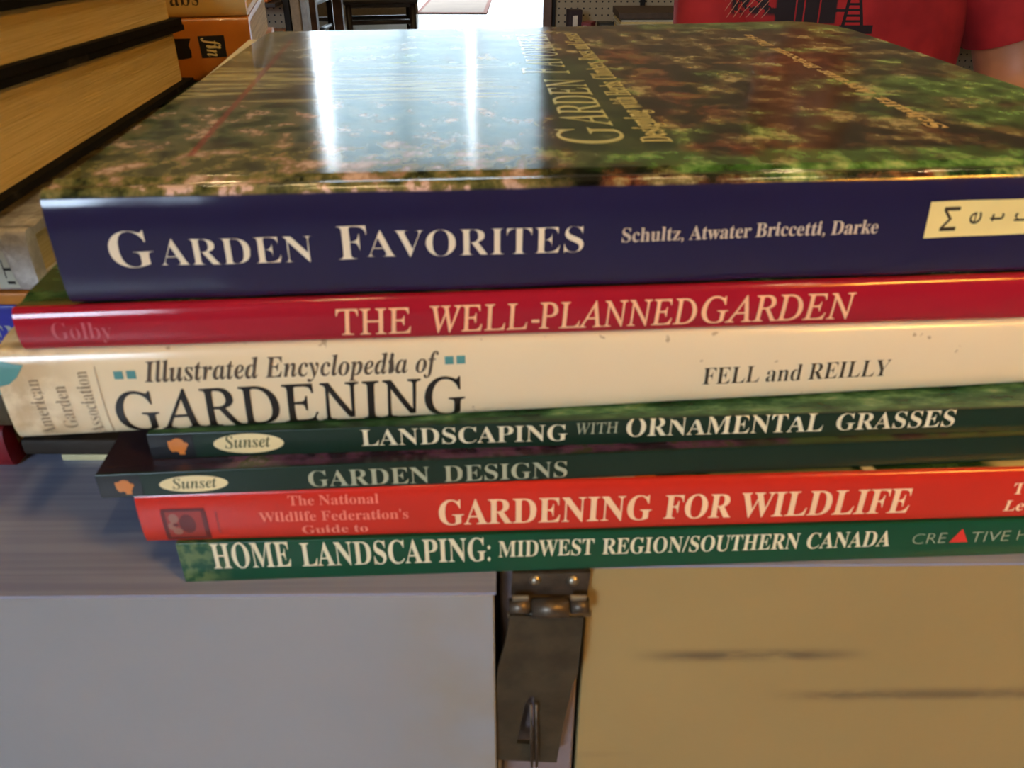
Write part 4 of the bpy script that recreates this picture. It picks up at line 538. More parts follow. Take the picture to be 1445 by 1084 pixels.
I_OLIVE = ink('ink_olive', (92, 98, 62)); I_ORANGE = ink('ink_orange', (206, 128, 52)); I_PATCH = ink('ink_night', (16, 18, 22))
I_WILD = ink('ink_peach', (250, 214, 170)); I_WILD2 = ink('ink_soft_peach', (236, 130, 110)); I_BROWN = ink('ink_maroon', (96, 18, 16))
I_HOME = ink('ink_ivory', (232, 228, 196)); I_TRI = ink('ink_red', (210, 50, 44)); I_TITLE = ink('ink_wheat', (206, 200, 130), .2)
I_PALE = ink('edge_pale', (170, 168, 160)); I_PINKISH = ink('ink_dusty', (150, 100, 84)); I_MINT = ink('ink_sage', (110, 140, 110))

GRP = 'garden books stacked on the footlocker'
# home landscaping
B = Book('paperback_book', 'green paperback HOME LANDSCAPING: MIDWEST REGION/SOUTHERN CANADA, bottom of the garden book stack', -8.34, 15.64, 15.2, 2.75, 27, 21, 1.30, 1.20,
         M_HOME_S, M_HOME_C, M_WPAGE, bulge=.05, n=5, hard=False, group=GRP)
B.words([('HOME', 'b', 0.81, 0.46, 2.75, 0.45, 0.80), ('LANDSCAPING:', 'b', 3.02, 0.44, 7.80, 0.42, 0.76), ('MIDWEST', 'b', 8.00, 0.53, 10.45, 0.51, 0.53),
         ('REGION/SOUTHERN', 'b', 10.67, 0.51, 15.80, 0.48, 0.52), ('CANADA', 'b', 16.01, 0.47, 18.23, 0.47, 0.52)], I_HOME)
B.words([('CRE', 's', 18.81, 0.50, 19.72, 0.51, 0.37), ('TIVE', 's', 20.37, 0.50, 21.42, 0.51, 0.37), ('H', 's', 21.63, 0.52, 21.89, 0.54, 0.37)], I_GD, fatten=.012)
patch('triangle_mark', [(19.82, .52), (20.32, .52), (20.07, .98)], B.on_spine, I_TRI, B.spine)
# gardening for wildlife
B = Book('hardcover_book', 'orange-red book GARDENING FOR WILDLIFE, second from the bottom of the garden stack', -9.05, 15.63, 13.90, 2.68, 27.5, 21, 1.52, 1.50,
         M_WILD_S, M_WILD_C, M_PAGE, dz=-.10, bulge=.16, n=2.6, group=GRP)
B.words([('GARDENING', 'b', 7.25, 0.33, 12.55, 0.30, 0.77), ('FOR', 'b', 12.87, 0.31, 14.58, 0.29, 0.75), ('WILDLIFE', 'b', 14.79, 0.28, 19.15, 0.27, 0.78),
         ('T', 'b', 21.74, 0.77, 22.03, 0.78, 0.34), ('Le', 'b', 21.67, 0.22, 22.19, 0.22, 0.35)], I_WILD)
B.words([('The National', 'b', 3.63, 1.09, 5.81, 1.08, 0.27), ("Wildlife Federation's", 'b', 2.87, 0.61, 6.50, 0.58, 0.30), ('Guide to', 'b', 3.86, 0.17, 5.48, 0.18, 0.27)], I_WILD2)
for r in (rect(.54, .10, 1.62, .19), rect(.56, 1.0, 1.60, 1.09), rect(.54, .19, .64, 1.0), rect(1.50, .19, 1.62, 1.0)):
    patch('emblem_frame', r, B.on_spine, I_BROWN, B.spine)
patch('emblem_field', rect(.64, .19, 1.50, 1.0), B.on_spine, ink('emblem_red', (150, 44, 34)), B.spine)
up = lambda f, d: (lambda l, v: (lambda p: (p[0], p[1] - d * CM, p[2]))(f(l, v)))
S2 = up(B.on_spine, .006)
for cx, cy, rx, ry, mm in ((.82, .80, .12, .15, I_PINKISH), (.74, .56, .09, .12, I_PINKISH), (.86, .40, .12, .12, I_PINKISH), (1.13, .62, .20, .30, I_BROWN), (.84, .60, .07, .05, I_BROWN)):
    patch('emblem_figure', oval(cx, cy, rx, ry, 14), S2, mm, B.spine)
patch('rule', rect(1.84, .30, 1.88, .98), B.on_spine, ink('ink_rust', (160, 34, 26)), B.spine)
# garden designs
B = Book('paperback_book', 'thin dark green paperback GARDEN DESIGNS with pale oval badge, jutting out furthest left', -9.73, 15.53, 12.38, 3.96, 27.5, 21, 0.68, 0.78,
         M_GD_S, M_GD_C, M_WPAGE, dz=-.02, bulge=.03, n=6, hard=False, group=GRP)
B.words([('GARDEN', 'b', 4.87, 0.09, 7.76, 0.07, 0.47), ('DESIGNS', 'b', 8.10, 0.07, 11.10, 0.07, 0.47)], I_GD, fatten=-.004)
patch('badge', oval(2.20, .33, .80, .24), B.on_spine, I_OVAL, B.spine)
lettering('spine_lettering', 'Sunset', 'j', (1.70, .20), (2.74, .21), .30, up(B.on_spine, .006), I_OLIVE, B.spine)
patch('printed_square', rect(.0, .04, 1.0, .64), B.on_spine, I_PATCH, B.spine)
def leafmark(cx, cy, r, S, par):
    pts = []
    for i in range(20):
        a = 2 * math.pi * i / 20; q = r * (1 + .10 * math.sin(5 * a + 1) + .08 * math.sin(8 * a)); pts.append((cx + q * math.cos(a) * 1.1, cy + q * math.sin(a) * .95))
    patch('tree_mark', pts, up(S, .006), I_ORANGE, par)
    patch('tree_mark', rect(cx + .0, cy - r - .05, cx + .14, cy - r + .1), up(S, .006), I_ORANGE, par)
leafmark(.60, .34, .19, B.on_spine, B.spine)
# landscaping with ornamental grasses
B = Book('paperback_book', 'dark green paperback LANDSCAPING WITH ORNAMENTAL GRASSES with pale oval badge, under the cream book', -8.61, 16.18, 11.70, 3.01, 27.5, 21, 0.71, 0.80,
         M_LOG_S, M_LOG_C, M_WPAGE, dz=.08, bulge=.03, n=6, hard=False, group=GRP)
B.words([('LANDSCAPING', 'b', 4.99, 0.21, 9.97, 0.19, 0.46), ('ORNAMENTAL', 'b', 11.40, 0.25, 16.29, 0.24, 0.52), ('GRASSES', 'b', 16.61, 0.25, 19.60, 0.27, 0.48)], I_HOME, fatten=-.003)
B.words([('WITH', 'r', 10.17, 0.36, 11.21, 0.37, 0.30)], I_GD)
patch('badge', oval(2.33, .38, .83, .28), B.on_spine, I_OVAL, B.spine)
lettering('spine_lettering', 'Sunset', 'j', (1.76, .26), (2.85, .27), .34, up(B.on_spine, .006), I_OLIVE, B.spine)
patch('printed_square', rect(.0, .03, 1.04, .68), B.on_spine, I_PATCH, B.spine)
leafmark(.66, .38, .21, B.on_spine, B.spine)
# encyclopedia of gardening
B = Book('hardcover_book', 'thick cream book with the title Illustrated Encyclopedia of GARDENING, worn at its left end', -11.45, 15.86, 11.00, 5.38, 29, 21.5, 2.32, 1.94,
         M_CREAM, M_CREAM, M_PAGE, dz=.15, bulge=.30, n=2.6, group=GRP, wave=.008)
B.words([('Illustrated Encyclopedia of', 'j', 3.16, 1.46, 9.80, 1.38, 0.50)], I_GREY)
B.words([('GARDENING', 'r', 2.35, 0.10, 10.37, 0.10, 1.05)], I_BLACK, fatten=.012)
B.words([('FELL and REILLY', 'b', 16.15, 0.66, 20.87, 0.66, 0.47)], I_DARK, fatten=-.006)
for x in (2.52, 2.80, 9.94, 10.21): patch('teal_square', rect(x, 1.56, x + .20, 1.76), B.on_spine, I_TEAL, B.spine)
patch('torn_corner', [(-.02, 1.50), (.25, 1.56), (.45, 1.72), (.64, 2.0), (.45, 2.03), (.2, 2.1), (.0, 2.2)], B.on_spine, I_TEAL, B.spine, label='teal patch showing at the worn end')
for t_, l_, v0, v1, c_ in (('American', .92, .12, 1.66, .30), ('Garden', 1.46, .30, 1.46, .30), ('Association', 2.00, .10, 1.80, .30)):
    lettering('spine_lettering', t_, 'b', (l_ - .05, v0), (l_ - .05, v1), c_, B.on_spine, ink('ink_taupe', (132, 116, 92)), B.spine, fatten=-.005)
patch('rule', rect(2.13, .12, 2.15, 1.9), B.on_spine, ink('ink_rule', (176, 160, 130)), B.spine)
# well-planned garden
B = Book('hardcover_book', 'red glossy book THE WELL-PLANNED GARDEN directly under the big blue book', -10.71, 15.97, 8.69, 5.39, 28, 21.5, 1.01, 0.86,
         M_RED_S, M_RED_C, M_PAGE, dz=-.36, bulge=.20, n=2.4, group=GRP, wave=.006)
B.words([('THE', 'r', 6.82, 0.10, 8.46, 0.08, 0.60), ('WELL-PLANNED', 'r', 8.91, 0.07, 15.05, 0.00, 0.62), ('GARDEN', 'r', 15.18, 0.00, 18.84, -0.03, 0.63)], I_RED, fatten=.006)
B.words([('Golby', 'b', 0.72, 0.30, 1.97, 0.26, 0.40)], I_GOLBY, fatten=-.008)
# garden favorites
board = [(.15, 1.0), (27.0, 1.0), (26.6, 8), (27.0, 21.6), (26.8, 23.0), (26.2, 24.1), (25.2, 24.7), (24.0, 24.5), (14, 23.3), (1.6, 22.4), (1.2, 22.1), (1.1, 21.6)]
B = Book('large_hardcover_book', 'big blue-spined book GARDEN FAVORITES with a glossy garden photo jacket, topmost of the stack', -9.52, 16.20, 7.69, 5.39, 27.0, 22.3, 2.51, 2.36,
         M_GF_SPINE, M_GF_COVER, M_WPAGE, dz=-.14, bulge=.34, n=3.4, group=GRP, board=board, end_mat=I_PALE, dip=.07, wave=.016)
B.words([('G', 'b', 1.10, 0.85, 2.01, 0.86, 0.80), ('ARDEN', 'b', 2.09, 0.87, 5.30, 0.84, 0.59), ('F', 'b', 5.81, 0.86, 6.45, 0.86, 0.76), ('AVORITES', 'b', 6.41, 0.90, 11.15, 0.84, 0.60)], I_CREAM, fatten=-.014)
B.words([('Schultz, Atwater Briccetti, Darke', 'b', 11.99, 1.05, 17.85, 1.05, 0.32)], ink('ink_fawn', (206, 192, 170)))
patch('printed_label', [(18.98, .89), (23.6, .93), (23.6, 1.74), (18.95, 1.75)], B.on_spine, ink('label_yellow', (236, 222, 150)), B.spine)
for ch, cx, cap in (('M', 19.30, .40), ('e', 19.97, .42), ('t', 20.50, .44), ('r', 21.05, .44), ('o', 21.6, .44)):
    hw = {'M': .28, 'e': .14, 't': .10, 'r': .1, 'o': .14}[ch]
    lettering('spine_lettering', ch, 's' if ch != 'o' else 'b', (cx + (.40 if ch == 'M' else .28), 1.33 - hw), (cx + (.40 if ch == 'M' else .28), 1.33 + hw), cap, up(B.on_spine, .006), I_DARK, B.spine)
top = [o for o in B.root.children if o.name.startswith('front_cover')][0]
for t_, y0, y1, cap in (('G', 2.95, 4.55, 1.52), ('ARDEN', 4.75, 11.0, 1.2), ('F', 12.0, 13.0, 1.5), ('AVORITES', 13.2, 21.0, 1.2)):
    lettering('cover_lettering', t_, 'r', (12.66, y0), (12.66 + .04 * (y1 - y0), y1), cap, B.on_top, I_TITLE, top, fatten=.014)
lettering('cover_lettering', 'Designing with Herbs, Climbers, Roses, and Grasses', 'b', (13.80, 3.0), (14.35, 21.2), .74, B.on_top, ink('ink_straw', (216, 200, 124), .2), top, fatten=.012, label='slanting subtitle line on the jacket front')
lettering('cover_lettering', 'Schultz, Atwater Briccetti, Darke', 'b', (21.40, 3.9), (21.85, 20.4), .46, B.on_top, ink('ink_sand', (224, 190, 118), .2), top, fatten=.02)
# ------------------------------------------------------------------ the footlocker the stack stands on
ZT = CAMZ - .152
n = NT('locker_top_paint', .32, 0, 0, .5); a = n.noise(1.0, 4, 8, 420, 8); n.col(n.mix(n.step(a, .35, .65), lin((130, 137, 164)), lin((146, 152, 176)))); n.bump(a, .00005)
n.rough(n.math('MULTIPLY_ADD', a, .2, .25)); M_LTOP = n.m
n = NT('locker_front_paint', .55); a = n.noise(5, 4); g = n.noise(400, 2)
c = n.mix(n.step(a, .3, .7), lin((150, 132, 86)), lin((160, 141, 92)))
sm = n.noise(55, 4, 1, 1, 3, 4)
def smudge(x0, x1, z0, z1, s): return n.mul(n.mul(n.band(n.x, x0, x1, .012), n.band(n.z, z0, z1, .0022)), s)
st = n.add(smudge(.046, .098, ZT - .0365, ZT - .033, .75), smudge(.088, .20, ZT - .0540, ZT - .0500, .6))
st = n.add(st, smudge(.026, .034, ZT - .0792, ZT - .0785, .7))
c = n.mix(n.mul(st, n.step(sm, .25, .6)), c, lin((70, 60, 52)))
n.col(c); n.bump(g, .00006); M_LFRONT = n.m
n = NT('locker_flap_paint', .5); a = n.noise(6, 4); c = n.mix(n.step(a, .3, .7), lin((140, 146, 152)), lin((150, 155, 160)))
c = n.mix(n.mul(n.step(n.x, -.035, -.004), n.mul(n.step(n.noise(28, 3, off=3), .3, .7), .5)), c, lin((140, 128, 92)))  # yellowish light towards the hasp, painted into the panel colour through noise
n.col(c); n.bump(n.noise(400, 2), .00006); M_LFRONT2 = n.m
M_STRIP = plain('locker_post_paint', (122, 112, 116), .5)
M_METAL = plain('aged_steel', (98, 88, 76), .42, metal=.75, var=.25, scale=180, bump=.0002)
M_METALD = plain('aged_flap_steel', (70, 62, 46), .5, metal=.45, var=.25, scale=120, bump=.0003)
M_BRIGHT = plain('worn_bright_steel', (170, 160, 140), .35, metal=.9, var=.15, scale=200)
M_DARKGAP = plain('dark_slot', (16, 14, 14), .8)
M_WOOD = plain('table_wood', (92, 60, 36), .5, var=.3, scale=12)

lk = empty('footlocker', (-.004, .153, 0), 'grey painted footlocker with steel hasp under the stacked garden books', 'trunk', rotz=math.radians(.62))
ZB = ZT - .40
prism('lid_top', [(-.5, 0), (0, 0), (0, .0092), (.46, .0092), (.46, .62), (-.5, .62)], ZT - .0008, ZT, M_LTOP, lk, axis='z')
box('front_panel', -.5, -.0006, 0, .009, ZB, ZT - .001, M_LFRONT2, lk, .0004)
box('front_panel', .0240, .46, .0096, .018, ZB, ZT - .001, M_LFRONT, lk, .0004)
box('centre_post', .0010, .0228, .0096, .018, ZB, ZT - .001, M_STRIP, lk, .0006)
bm = bmesh.new(); box_bm(bm, -.498, .458, .0182, .618, ZB, ZT - .001); from_bm('body', bm, M_STRIP, lk)
hx = lambda x: x * CM + .004
hz = lambda h: CAMZ - h * CM
# hasp: leaf screwed to the post, knuckle, hanging flap with its slot, staple behind
leaf = prism('hinge_leaf', [(hx(.02), hz(15.25)), (hx(2.06), hz(15.25)), (hx(2.0), hz(16.0)), (hx(-.02), hz(16.0))], .0072, .0088, M_METAL, lk)
for rx, rz in ((.62, 15.50), (1.60, 15.52)):
    r = lathe('rivet', [(.0, .0011), (.0008, .0010), (.0014, .0006), (.0017, 0)], M_BRIGHT, leaf, 12); r.rotation_euler = (math.pi / 2, 0, 0); r.location = (hx(rx), .0072, hz(rz))
hp = bpy.data.objects.new('hasp', None); COL.objects.link(hp); hp.parent = lk; hp['label'] = 'hanging steel hasp flap with a slot'
flap = [(-.06, 16.35), (-.16, 17.2), (-.38, 18.2), (-.60, 21.0), (-.74, 21.93), (-.45, 22.30), (1.34, 22.46), (1.48, 20.72), (1.68, 18.81), (1.80, 18.47), (1.89, 16.42)]
slot = [(.36, 19.75), (.50, 19.38), (.62, 19.38), (.63, 21.55), (.14, 21.50)]
fo = prism('flap', [(hx(x), hz(z)) for x, z in flap], .0030, .0044, M_METALD, hp, hole=[(hx(x), hz(z)) for x, z in slot])
# a slight belly in the flap
bm = bmesh.new(); bm.from_mesh(fo.data)
bmesh.ops.bisect_plane(bm, geom=bm.verts[:] + bm.edges[:] + bm.faces[:], plane_co=(0, 0, hz(18.3)), plane_no=(0.05, 0, 1))
bmesh.ops.bisect_plane(bm, geom=bm.verts[:] + bm.edges[:] + bm.faces[:], plane_co=(0, 0, hz(21.85)), plane_no=(0.1, 0, 1))
for v in bm.verts:
    d = (hz(16.4) - v.co.z)
    v.co.y -= .0016 * min(1, d / .019) - .0012 * max(0, (d - .02) / .04)
bm.to_mesh(fo.data); bm.free()
for x0, x1, r_, mt, z in ((-.08, .48, .0021, M_METAL, 16.13), (.52, 1.50, .0026, M_METAL, 16.2), (1.54, 2.02, .0021, M_METAL, 16.13)):
    cyl('hinge_knuckle', (hx(x0), .0044, hz(z)), (hx(x1), .0044, hz(z)), r_, mt, hp, n=18)
for x0, x1 in ((.0, .46), (1.52, 1.96)):
    box('worn_lip', hx(x0), hx(x1), .0040, .0052, hz(15.95), hz(15.78), M_BRIGHT, hp, .0003)
cyl('hinge_pin', (hx(-.12), .0044, hz(16.42)), (hx(2.10), .0044, hz(16.42)), .0009, M_BRIGHT, hp, n=10)
pl = prism('staple_plate', [(hx(-.42), hz(22.9)), (hx(.44), hz(22.9)), (hx(.44), hz(24.4)), (hx(-.42), hz(24.4))], .0105, .0118, plain('plate_grey', (168, 164, 164), .4), lk)
prism('staple_plate', [(hx(.88), hz(22.9)), (hx(1.2), hz(22.9)), (hx(1.2), hz(24.4)), (hx(.88), hz(24.4))], .0105, .0118, M_STRIP, lk)
box('slot_shade_strip', hx(.46), hx(.86), .0112, .0122, hz(24.4), hz(22.7), M_DARKGAP, lk)  # solid dark strip standing in for the shade inside an open slot
for x in (.53, .68):
    cyl('staple_leg', (hx(x), .0004, hz(19.5)), (hx(x + .06), .0004, hz(22.3)), .00042, M_METAL, pl, n=8)
box('lock_back_plate', hx(.05), hx(.66), .0100, .0116, hz(21.8), hz(19.1), plain('plate_pale', (150, 144, 136), .5), lk)  # pale grey plate behind the slot of the flap

tb = empty('low_table', (0, .45, 0), 'low wooden table under the footlocker', 'table')
box('tabletop', -.65, .65, -.36, .42, ZB - .032, ZB, M_WOOD, tb, .003)
for x in (-.6, .6):
    for y in (-.31, .37): box('leg', x - .025, x + .025, y - .025, y + .025, 0, ZB - .032, M_WOOD, tb)

# ------------------------------------------------------------------ the black books on the left, pages facing the garden stack
M_BLACK = NT('black_cloth', .75, spec=.12); f_ = M_BLACK.noise(700, 2); g_ = M_BLACK.noise(60, 4)
M_BLACK.col(M_BLACK.mix(M_BLACK.step(g_, .6, .75), lin((17, 16, 16)), lin((64, 60, 54)))).bump(f_, .0001); M_BLACK = M_BLACK.m
def side_book(name, label, X, y0, y1, W, lo, hi, cover_mat, ct=.22, group=None, page=M_PAGE):
    """book lying with its fore-edge facing +x; lo/hi give height below the eye (cm) at depth y"""
    r = empty(name, ((X - W / 2) * CM, (y0 + y1) / 2 * CM, CAMZ - lo((y0 + y1) / 2) * CM), label, 'book', group)
    off = Vector(r.location)
    def part(nm, x0, x1, a, b, fl, fh, mt):
        o = prism(nm, [(x0 * CM, a * CM), (x1 * CM, a * CM), (x1 * CM, b * CM), (x0 * CM, b * CM)], 0, 1, mt, None, axis='z')
        for v in o.data.vertices:
            y = v.co.y / CM; v.co.z = CAMZ - (fl(y) if v.co.z < .5 else fh(y)) * CM
            v.co -= off
        o.parent = r; return o
    part('back_cover', X - W, X, y0, y1, lo, lambda y: lo(y) - ct, cover_mat)
    part('front_cover', X - W, X, y0, y1, lambda y: hi(y) + ct, hi, cover_mat)
    part('spine', X - W - .25, X - W, y0, y1, lo, hi, cover_mat)
    part('page_block', X - W + .02, X - .35, y0 + .4, y1 - .45, lambda y: lo(y) - ct, lambda y: hi(y) + ct, page)
    return r
LG = 'old books laid with their page edges towards the garden books'
lo1 = lambda y: 7.36 - .017 * (y - 21.4)
mid = lambda y: 4.33 + .028 * (y - 23)
top1 = lambda y: 2.50 + .028 * (y - 24)
side_book('black_hardcover_book', 'black book with thick yellowed page edges, lower of the two by the left edge', -13.7, 15.5, 37.4, 16, lo1, lambda y: mid(y) + .012, M_BLACK, group=LG)
side_book('black_hardcover_book', 'thinner black book with yellowed pages, on top of the thicker black one', -13.68, 15.9, 37.2, 16.4, mid, top1, M_BLACK, ct=.26, group=LG)
side_book('maroon_book', 'maroon book barely seen at the top left corner, on the black books', -13.9, 15.2, 27.6, 15, lambda y: top1(y) - .012, lambda y: top1(y) - 2.2, plain('maroon_cloth', (90, 40, 30), .5), group=LG)

# ------------------------------------------------------------------ books under them with their spines to the front
def front_book(name, label, xr, yf, ztop, zbot, L, D, mat, page=M_PAGE, bulge=.12, yaw=0, skin=None, hard=True, group='books under the black ones at the left edge'):
    """spine to the camera, right-hand end at xr (cm); heights below the eye"""
    th = math.radians(yaw); ox = xr - L * math.cos(th); oy = yf - L * math.sin(th)
    return Book(name, label, ox, oy, zbot, yaw, L, D, zbot - ztop - .0, zbot - ztop, mat, mat, page, bulge=bulge, n=3, hard=hard, group=group)
n = NT('crinkled_clear_wrap', .12, .8); a = n.noise(120, 5, 1, 1, 1, 2, .7); n.col(n.mix(n.step(a, .4, .6), lin((190, 184, 178)), lin((226, 222, 218)))); n.bump(a, .0012); M_WRAP = n.m
SB = front_book('wrapped_book', 'book in crinkled clear wrap with a shelf label, under the black books at left', -12.75, 20.6, 7.60, 9.35, 17, 14.5, M_WRAP, bulge=.25)
lettering('spine_lettering', 'BIT', 's', (17 - .62, .25), (17 - .62, .95), .22, up(SB.on_spine, .01), I_BLACK, SB.spine)
patch('shelf_label', [(14.6, .12), (16.45, .12), (16.30, 1.2), (14.6, 1.2)], SB.on_spine, ink('label_paper', (214, 214, 196)), SB.spine)
front_book('thin_orange_book', 'thin orange book under the wrapped one at the left edge', -13.05, 20.6, 9.36, 9.72, 16, 15, plain('orange_cloth', (196, 120, 36), .4), bulge=.04, hard=False)
BB = front_book('blue_book', 'purple-blue book with white lettering at the left edge', -13.58, 20.6, 9.73, 10.95, 16, 15, plain('violet_blue_paper', (48, 50, 150), .3), bulge=.08, hard=False)
lettering('spine_lettering', 'GARDEN', 'b', (13.0, .1), (15.98, .1), .5, BB.on_spine, I_PALE, BB.spine)
front_book('plum_book', 'dark plum book between the blue and the teal ones at the left edge', -13.95, 20.6, 10.96, 11.38, 16, 15, plain('plum_paper', (70, 60, 80), .4), bulge=.04, hard=False)
front_book('teal_book', 'teal book peeping out left of the cream encyclopedia', -13.80, 20.3, 11.39, 12.5, 16, 15, plain('teal_paper', (70, 142, 132), .4), bulge=.2)
front_book('olive_book', 'olive-brown book at the left edge above the red one', -14.9, 20.6, 12.51, 13.75, 16, 15, plain('olive_cloth', (86, 70, 44), .5), bulge=.2)
front_book('red_cloth_book', 'dark red book at the left edge, lowest on the footlocker', -15.25, 20.5, 13.76, 15.2, 16, 15, plain('red_cloth', (128, 20, 28), .5), bulge=.35)
# brown book lying flat behind the left end of the stack
front_book('thin_cream_booklet', 'thin cream booklet flat on the footlocker under the dark brown book', -9.45, 20.94, 14.98, 15.2, 4.5, 12, plain('booklet_paper', (226, 212, 160), .5), bulge=.02, hard=False, group=None)
front_book('brown_book', 'dark brown book lying flat on a thin cream booklet, left behind the garden stack', -9.42, 20.9, 14.42, 14.97, 5.6, 12, plain('brown_cloth', (50, 38, 24), .7), bulge=.1, group=None)

# ------------------------------------------------------------------ second stack, further back
n = NT('orange_tape_cloth', .3, .3); a = n.noise(60, 4); n.col(n.mix(a, lin((176, 104, 30)), lin((206, 134, 52)))); n.bump(n.noise(90, 3), .0004); M_ORB = n.m
M_CRB = plain('cream_cloth', (214, 184, 120), .45, var=.06)
BG = 'books in the stack behind the black ones'
OB = front_book('orange_spined_book', 'orange-spined book with black printed squares, in the stack behind the black books', -11.45, 39.0, 4.66, 7.25, 18, 15, M_ORB, page=M_WPAGE, bulge=.3, yaw=11, group=BG)
def on_ob(dx, h): return (18 - dx, 7.25 - h)
patch('printed_square', [on_ob(2.18, 6.28), on_ob(1.12, 6.25), on_ob(1.12, 5.36), on_ob(2.22, 5.38)], OB.on_spine, I_PATCH, OB.spine)
patch('printed_square', [on_ob(2.98, 6.3), on_ob(2.60, 6.25), on_ob(2.58, 6.0), on_ob(2.66, 5.75), on_ob(2.52, 5.46), on_ob(3.5, 5.46), on_ob(3.5, 6.3)], OB.on_spine, I_PATCH, OB.spine)
lettering('spine_lettering', 'fin', 'j', (18 - 1.93, 7.25 - 5.45), (18 - 1.93, 7.25 - 6.22), .60, up(OB.on_spine, .006), I_OVAL, OB.spine)
FB = front_book('cream_spined_book', 'cream-spined book lying on the orange-spined one, its lettering cut by the frame', -11.5, 39.1, 2.75, 4.65, 18, 15, M_CRB, page=M_PAGE, bulge=.3, yaw=11, group=BG)
lettering('spine_lettering', 'Fabs', 'b', (18 - 3.6, 4.65 - 4.17), (18 - 1.9, 4.65 - 4.17), .75, FB.on_spine, I_DARK, FB.spine, fatten=-.006)
zz = 7.26
for nm, t_, rgb, lb in (('green_cloth_book', 2.6, (60, 76, 54), 'green cloth book under the orange-spined one, hidden behind the garden stack'),
                        ('grey_cloth_book', 2.7, (110, 106, 100), 'grey cloth book under the green one, hidden behind the garden stack'),
                        ('navy_cloth_book', 2.62, (34, 38, 66), 'navy cloth book at the foot of the rear stack on the footlocker')):
    front_book(nm, lb, -11.2, 39.0, zz, zz + t_, 18, 15.5, plain(nm + '_cloth', rgb, .5), bulge=.3, yaw=10, group=BG); zz += t_ + .01

# ------------------------------------------------------------------ room shell
n = NT('pale_floor', .28); a = n.noise(6, 4); n.col(n.mix(a, lin((170, 166, 158)), lin((196, 192, 184)))); M_FLOOR = n.m
M_WALL = plain('brown_plaster', (120, 102, 80), .8, var=.08, scale=3)
M_WALLW = plain('white_paint', (206, 206, 204), .6, var=.03)
M_TAN = plain('tan_base', (150, 130, 104), .6)
M_CEIL = plain('dim_ceiling', (98, 84, 66), .9)
M_FRAME = plain('brown_frame', (96, 70, 56), .5)
XL, XR, YB, YF, ZC = -4.0, 4.2, -3.5, 10.5, 4.4
struct(box('floor', XL, XR, YB, YF + .2, -.1, 0, M_FLOOR))
struct(box('ceiling', XL, XR, YB, YF + .2, ZC, ZC + .1, M_CEIL))
struct(box('wall_left', XL - .1, XL, YB, YF + .2, 0, ZC, M_WALL))
struct(box('wall_right', XR, XR + .1, YB, YF + .2, 0, ZC, M_WALL))
# wall behind the camera, with its tall window
bm = bmesh.new()
for a_ in ((XL, -2.0, 0, ZC), (-1.1, XR, 0, ZC), (-2.0, -1.1, 0, 1.35), (-2.0, -1.1, 2.65, ZC)): box_bm(bm, a_[0], a_[1], YB - .12, YB, a_[2], a_[3])
struct(from_bm('wall_back', bm, M_WALL))
# shop front with door and shaded windows
bm = bmesh.new()
for a_ in ((XL, -3.2, 0, ZC), (1.0, XR, 0, ZC), (-3.2, 1.0, 4.06, ZC)): box_bm(bm, a_[0], a_[1], YF, YF + .18, a_[2], a_[3])
struct(from_bm('wall_front', bm, M_WALL))
n = NT('window_glass', .02); n.b.inputs['Transmission Weight'].default_value = 1; n.b.inputs['IOR'].default_value = 1.02; n.b.inputs['Base Color'].default_value = (1, 1, 1, 1); M_GLASS = n.m
M_MULL = plain('mullion_paint', (150, 150, 150), .5)
wf = bpy.data.objects.new('window_1', None); COL.objects.link(wf); wf['kind'] = 'structure'
for x in (-3.2, -1.30, -.42, .44, .96): box('mullion', x, x + .045, YF + .04, YF + .12, 0, 4.06, M_MULL, wf)
box('transom', -3.16, 1.0, YF + .05, YF + .11, 2.15, 2.21, M_MULL, wf)
for x0, x1 in ((-3.155, -1.30), (-1.255, -.42), (-.375, .44), (.485, .96)): box('pane', x0, x1, YF + .075, YF + .081, 0.02, 4.04, M_GLASS, wf)
sh = NT('shade_cloth', .9); sh.col(sh.mix(sh.noise(2, 3), lin((200, 216, 218)), lin((208, 220, 228))))
tr = sh.t.nodes.new('ShaderNodeBsdfTranslucent'); tr.inputs[0].default_value = (.80, .90, .94, 1)
mx = sh.t.nodes.new('ShaderNodeMixShader'); mx.inputs[0].default_value = .75
sh.t.links.new(sh.b.outputs[0], mx.inputs[1]); sh.t.links.new(tr.outputs[0], mx.inputs[2])
sh.t.links.new(mx.outputs[0], sh.t.nodes['Material Output'].inputs[0]); M_SHADE = sh.m
for i, (x0, x1, zb_) in enumerate(((-2.18, -1.285, 2.2), (-1.28, -.50, 2.1), (-.38, .44, 2.15))):
    s_ = empty('window_shade', ((x0 + x1) / 2, YF - .05, 4.03), ('pale roller shade in the left bay of the shop front', 'pale roller shade in the middle bay of the shop front', 'pale roller shade over the shop door')[i], 'shade', 'roller shades on the shop front')
    q = box('shade_cloth', x0, x1, YF - .06, YF - .056, zb_, 4.02, M_SHADE); q.location -= s_.location; q.parent = s_
    q = box('bottom_bar', x0, x1, YF - .07, YF - .05, zb_ - .03, zb_, M_MULL); q.location -= s_.location; q.parent = s_
bw = bpy.data.objects.new('window_2', None); COL.objects.link(bw); bw['kind'] = 'structure'
for a_ in ((-2.04, -2.0, 1.31, 2.69), (-1.1, -1.06, 1.31, 2.69), (-2.0, -1.1, 1.31, 1.35), (-2.0, -1.1, 2.65, 2.69), (-1.57, -1.53, 1.35, 2.65)):
    box('window_frame', a_[0], a_[1], YB - .08, YB - .02, a_[2], a_[3], M_MULL, bw)
box('pane', -2.0, -1.1, YB - .06, YB - .055, 1.35, 2.65, M_GLASS, bw)

# ground outside and the street front opposite
struct(box('ground', -14, 14, YF + .2, 26, -.12, -.02, plain('pavement', (170, 168, 162), .9)))
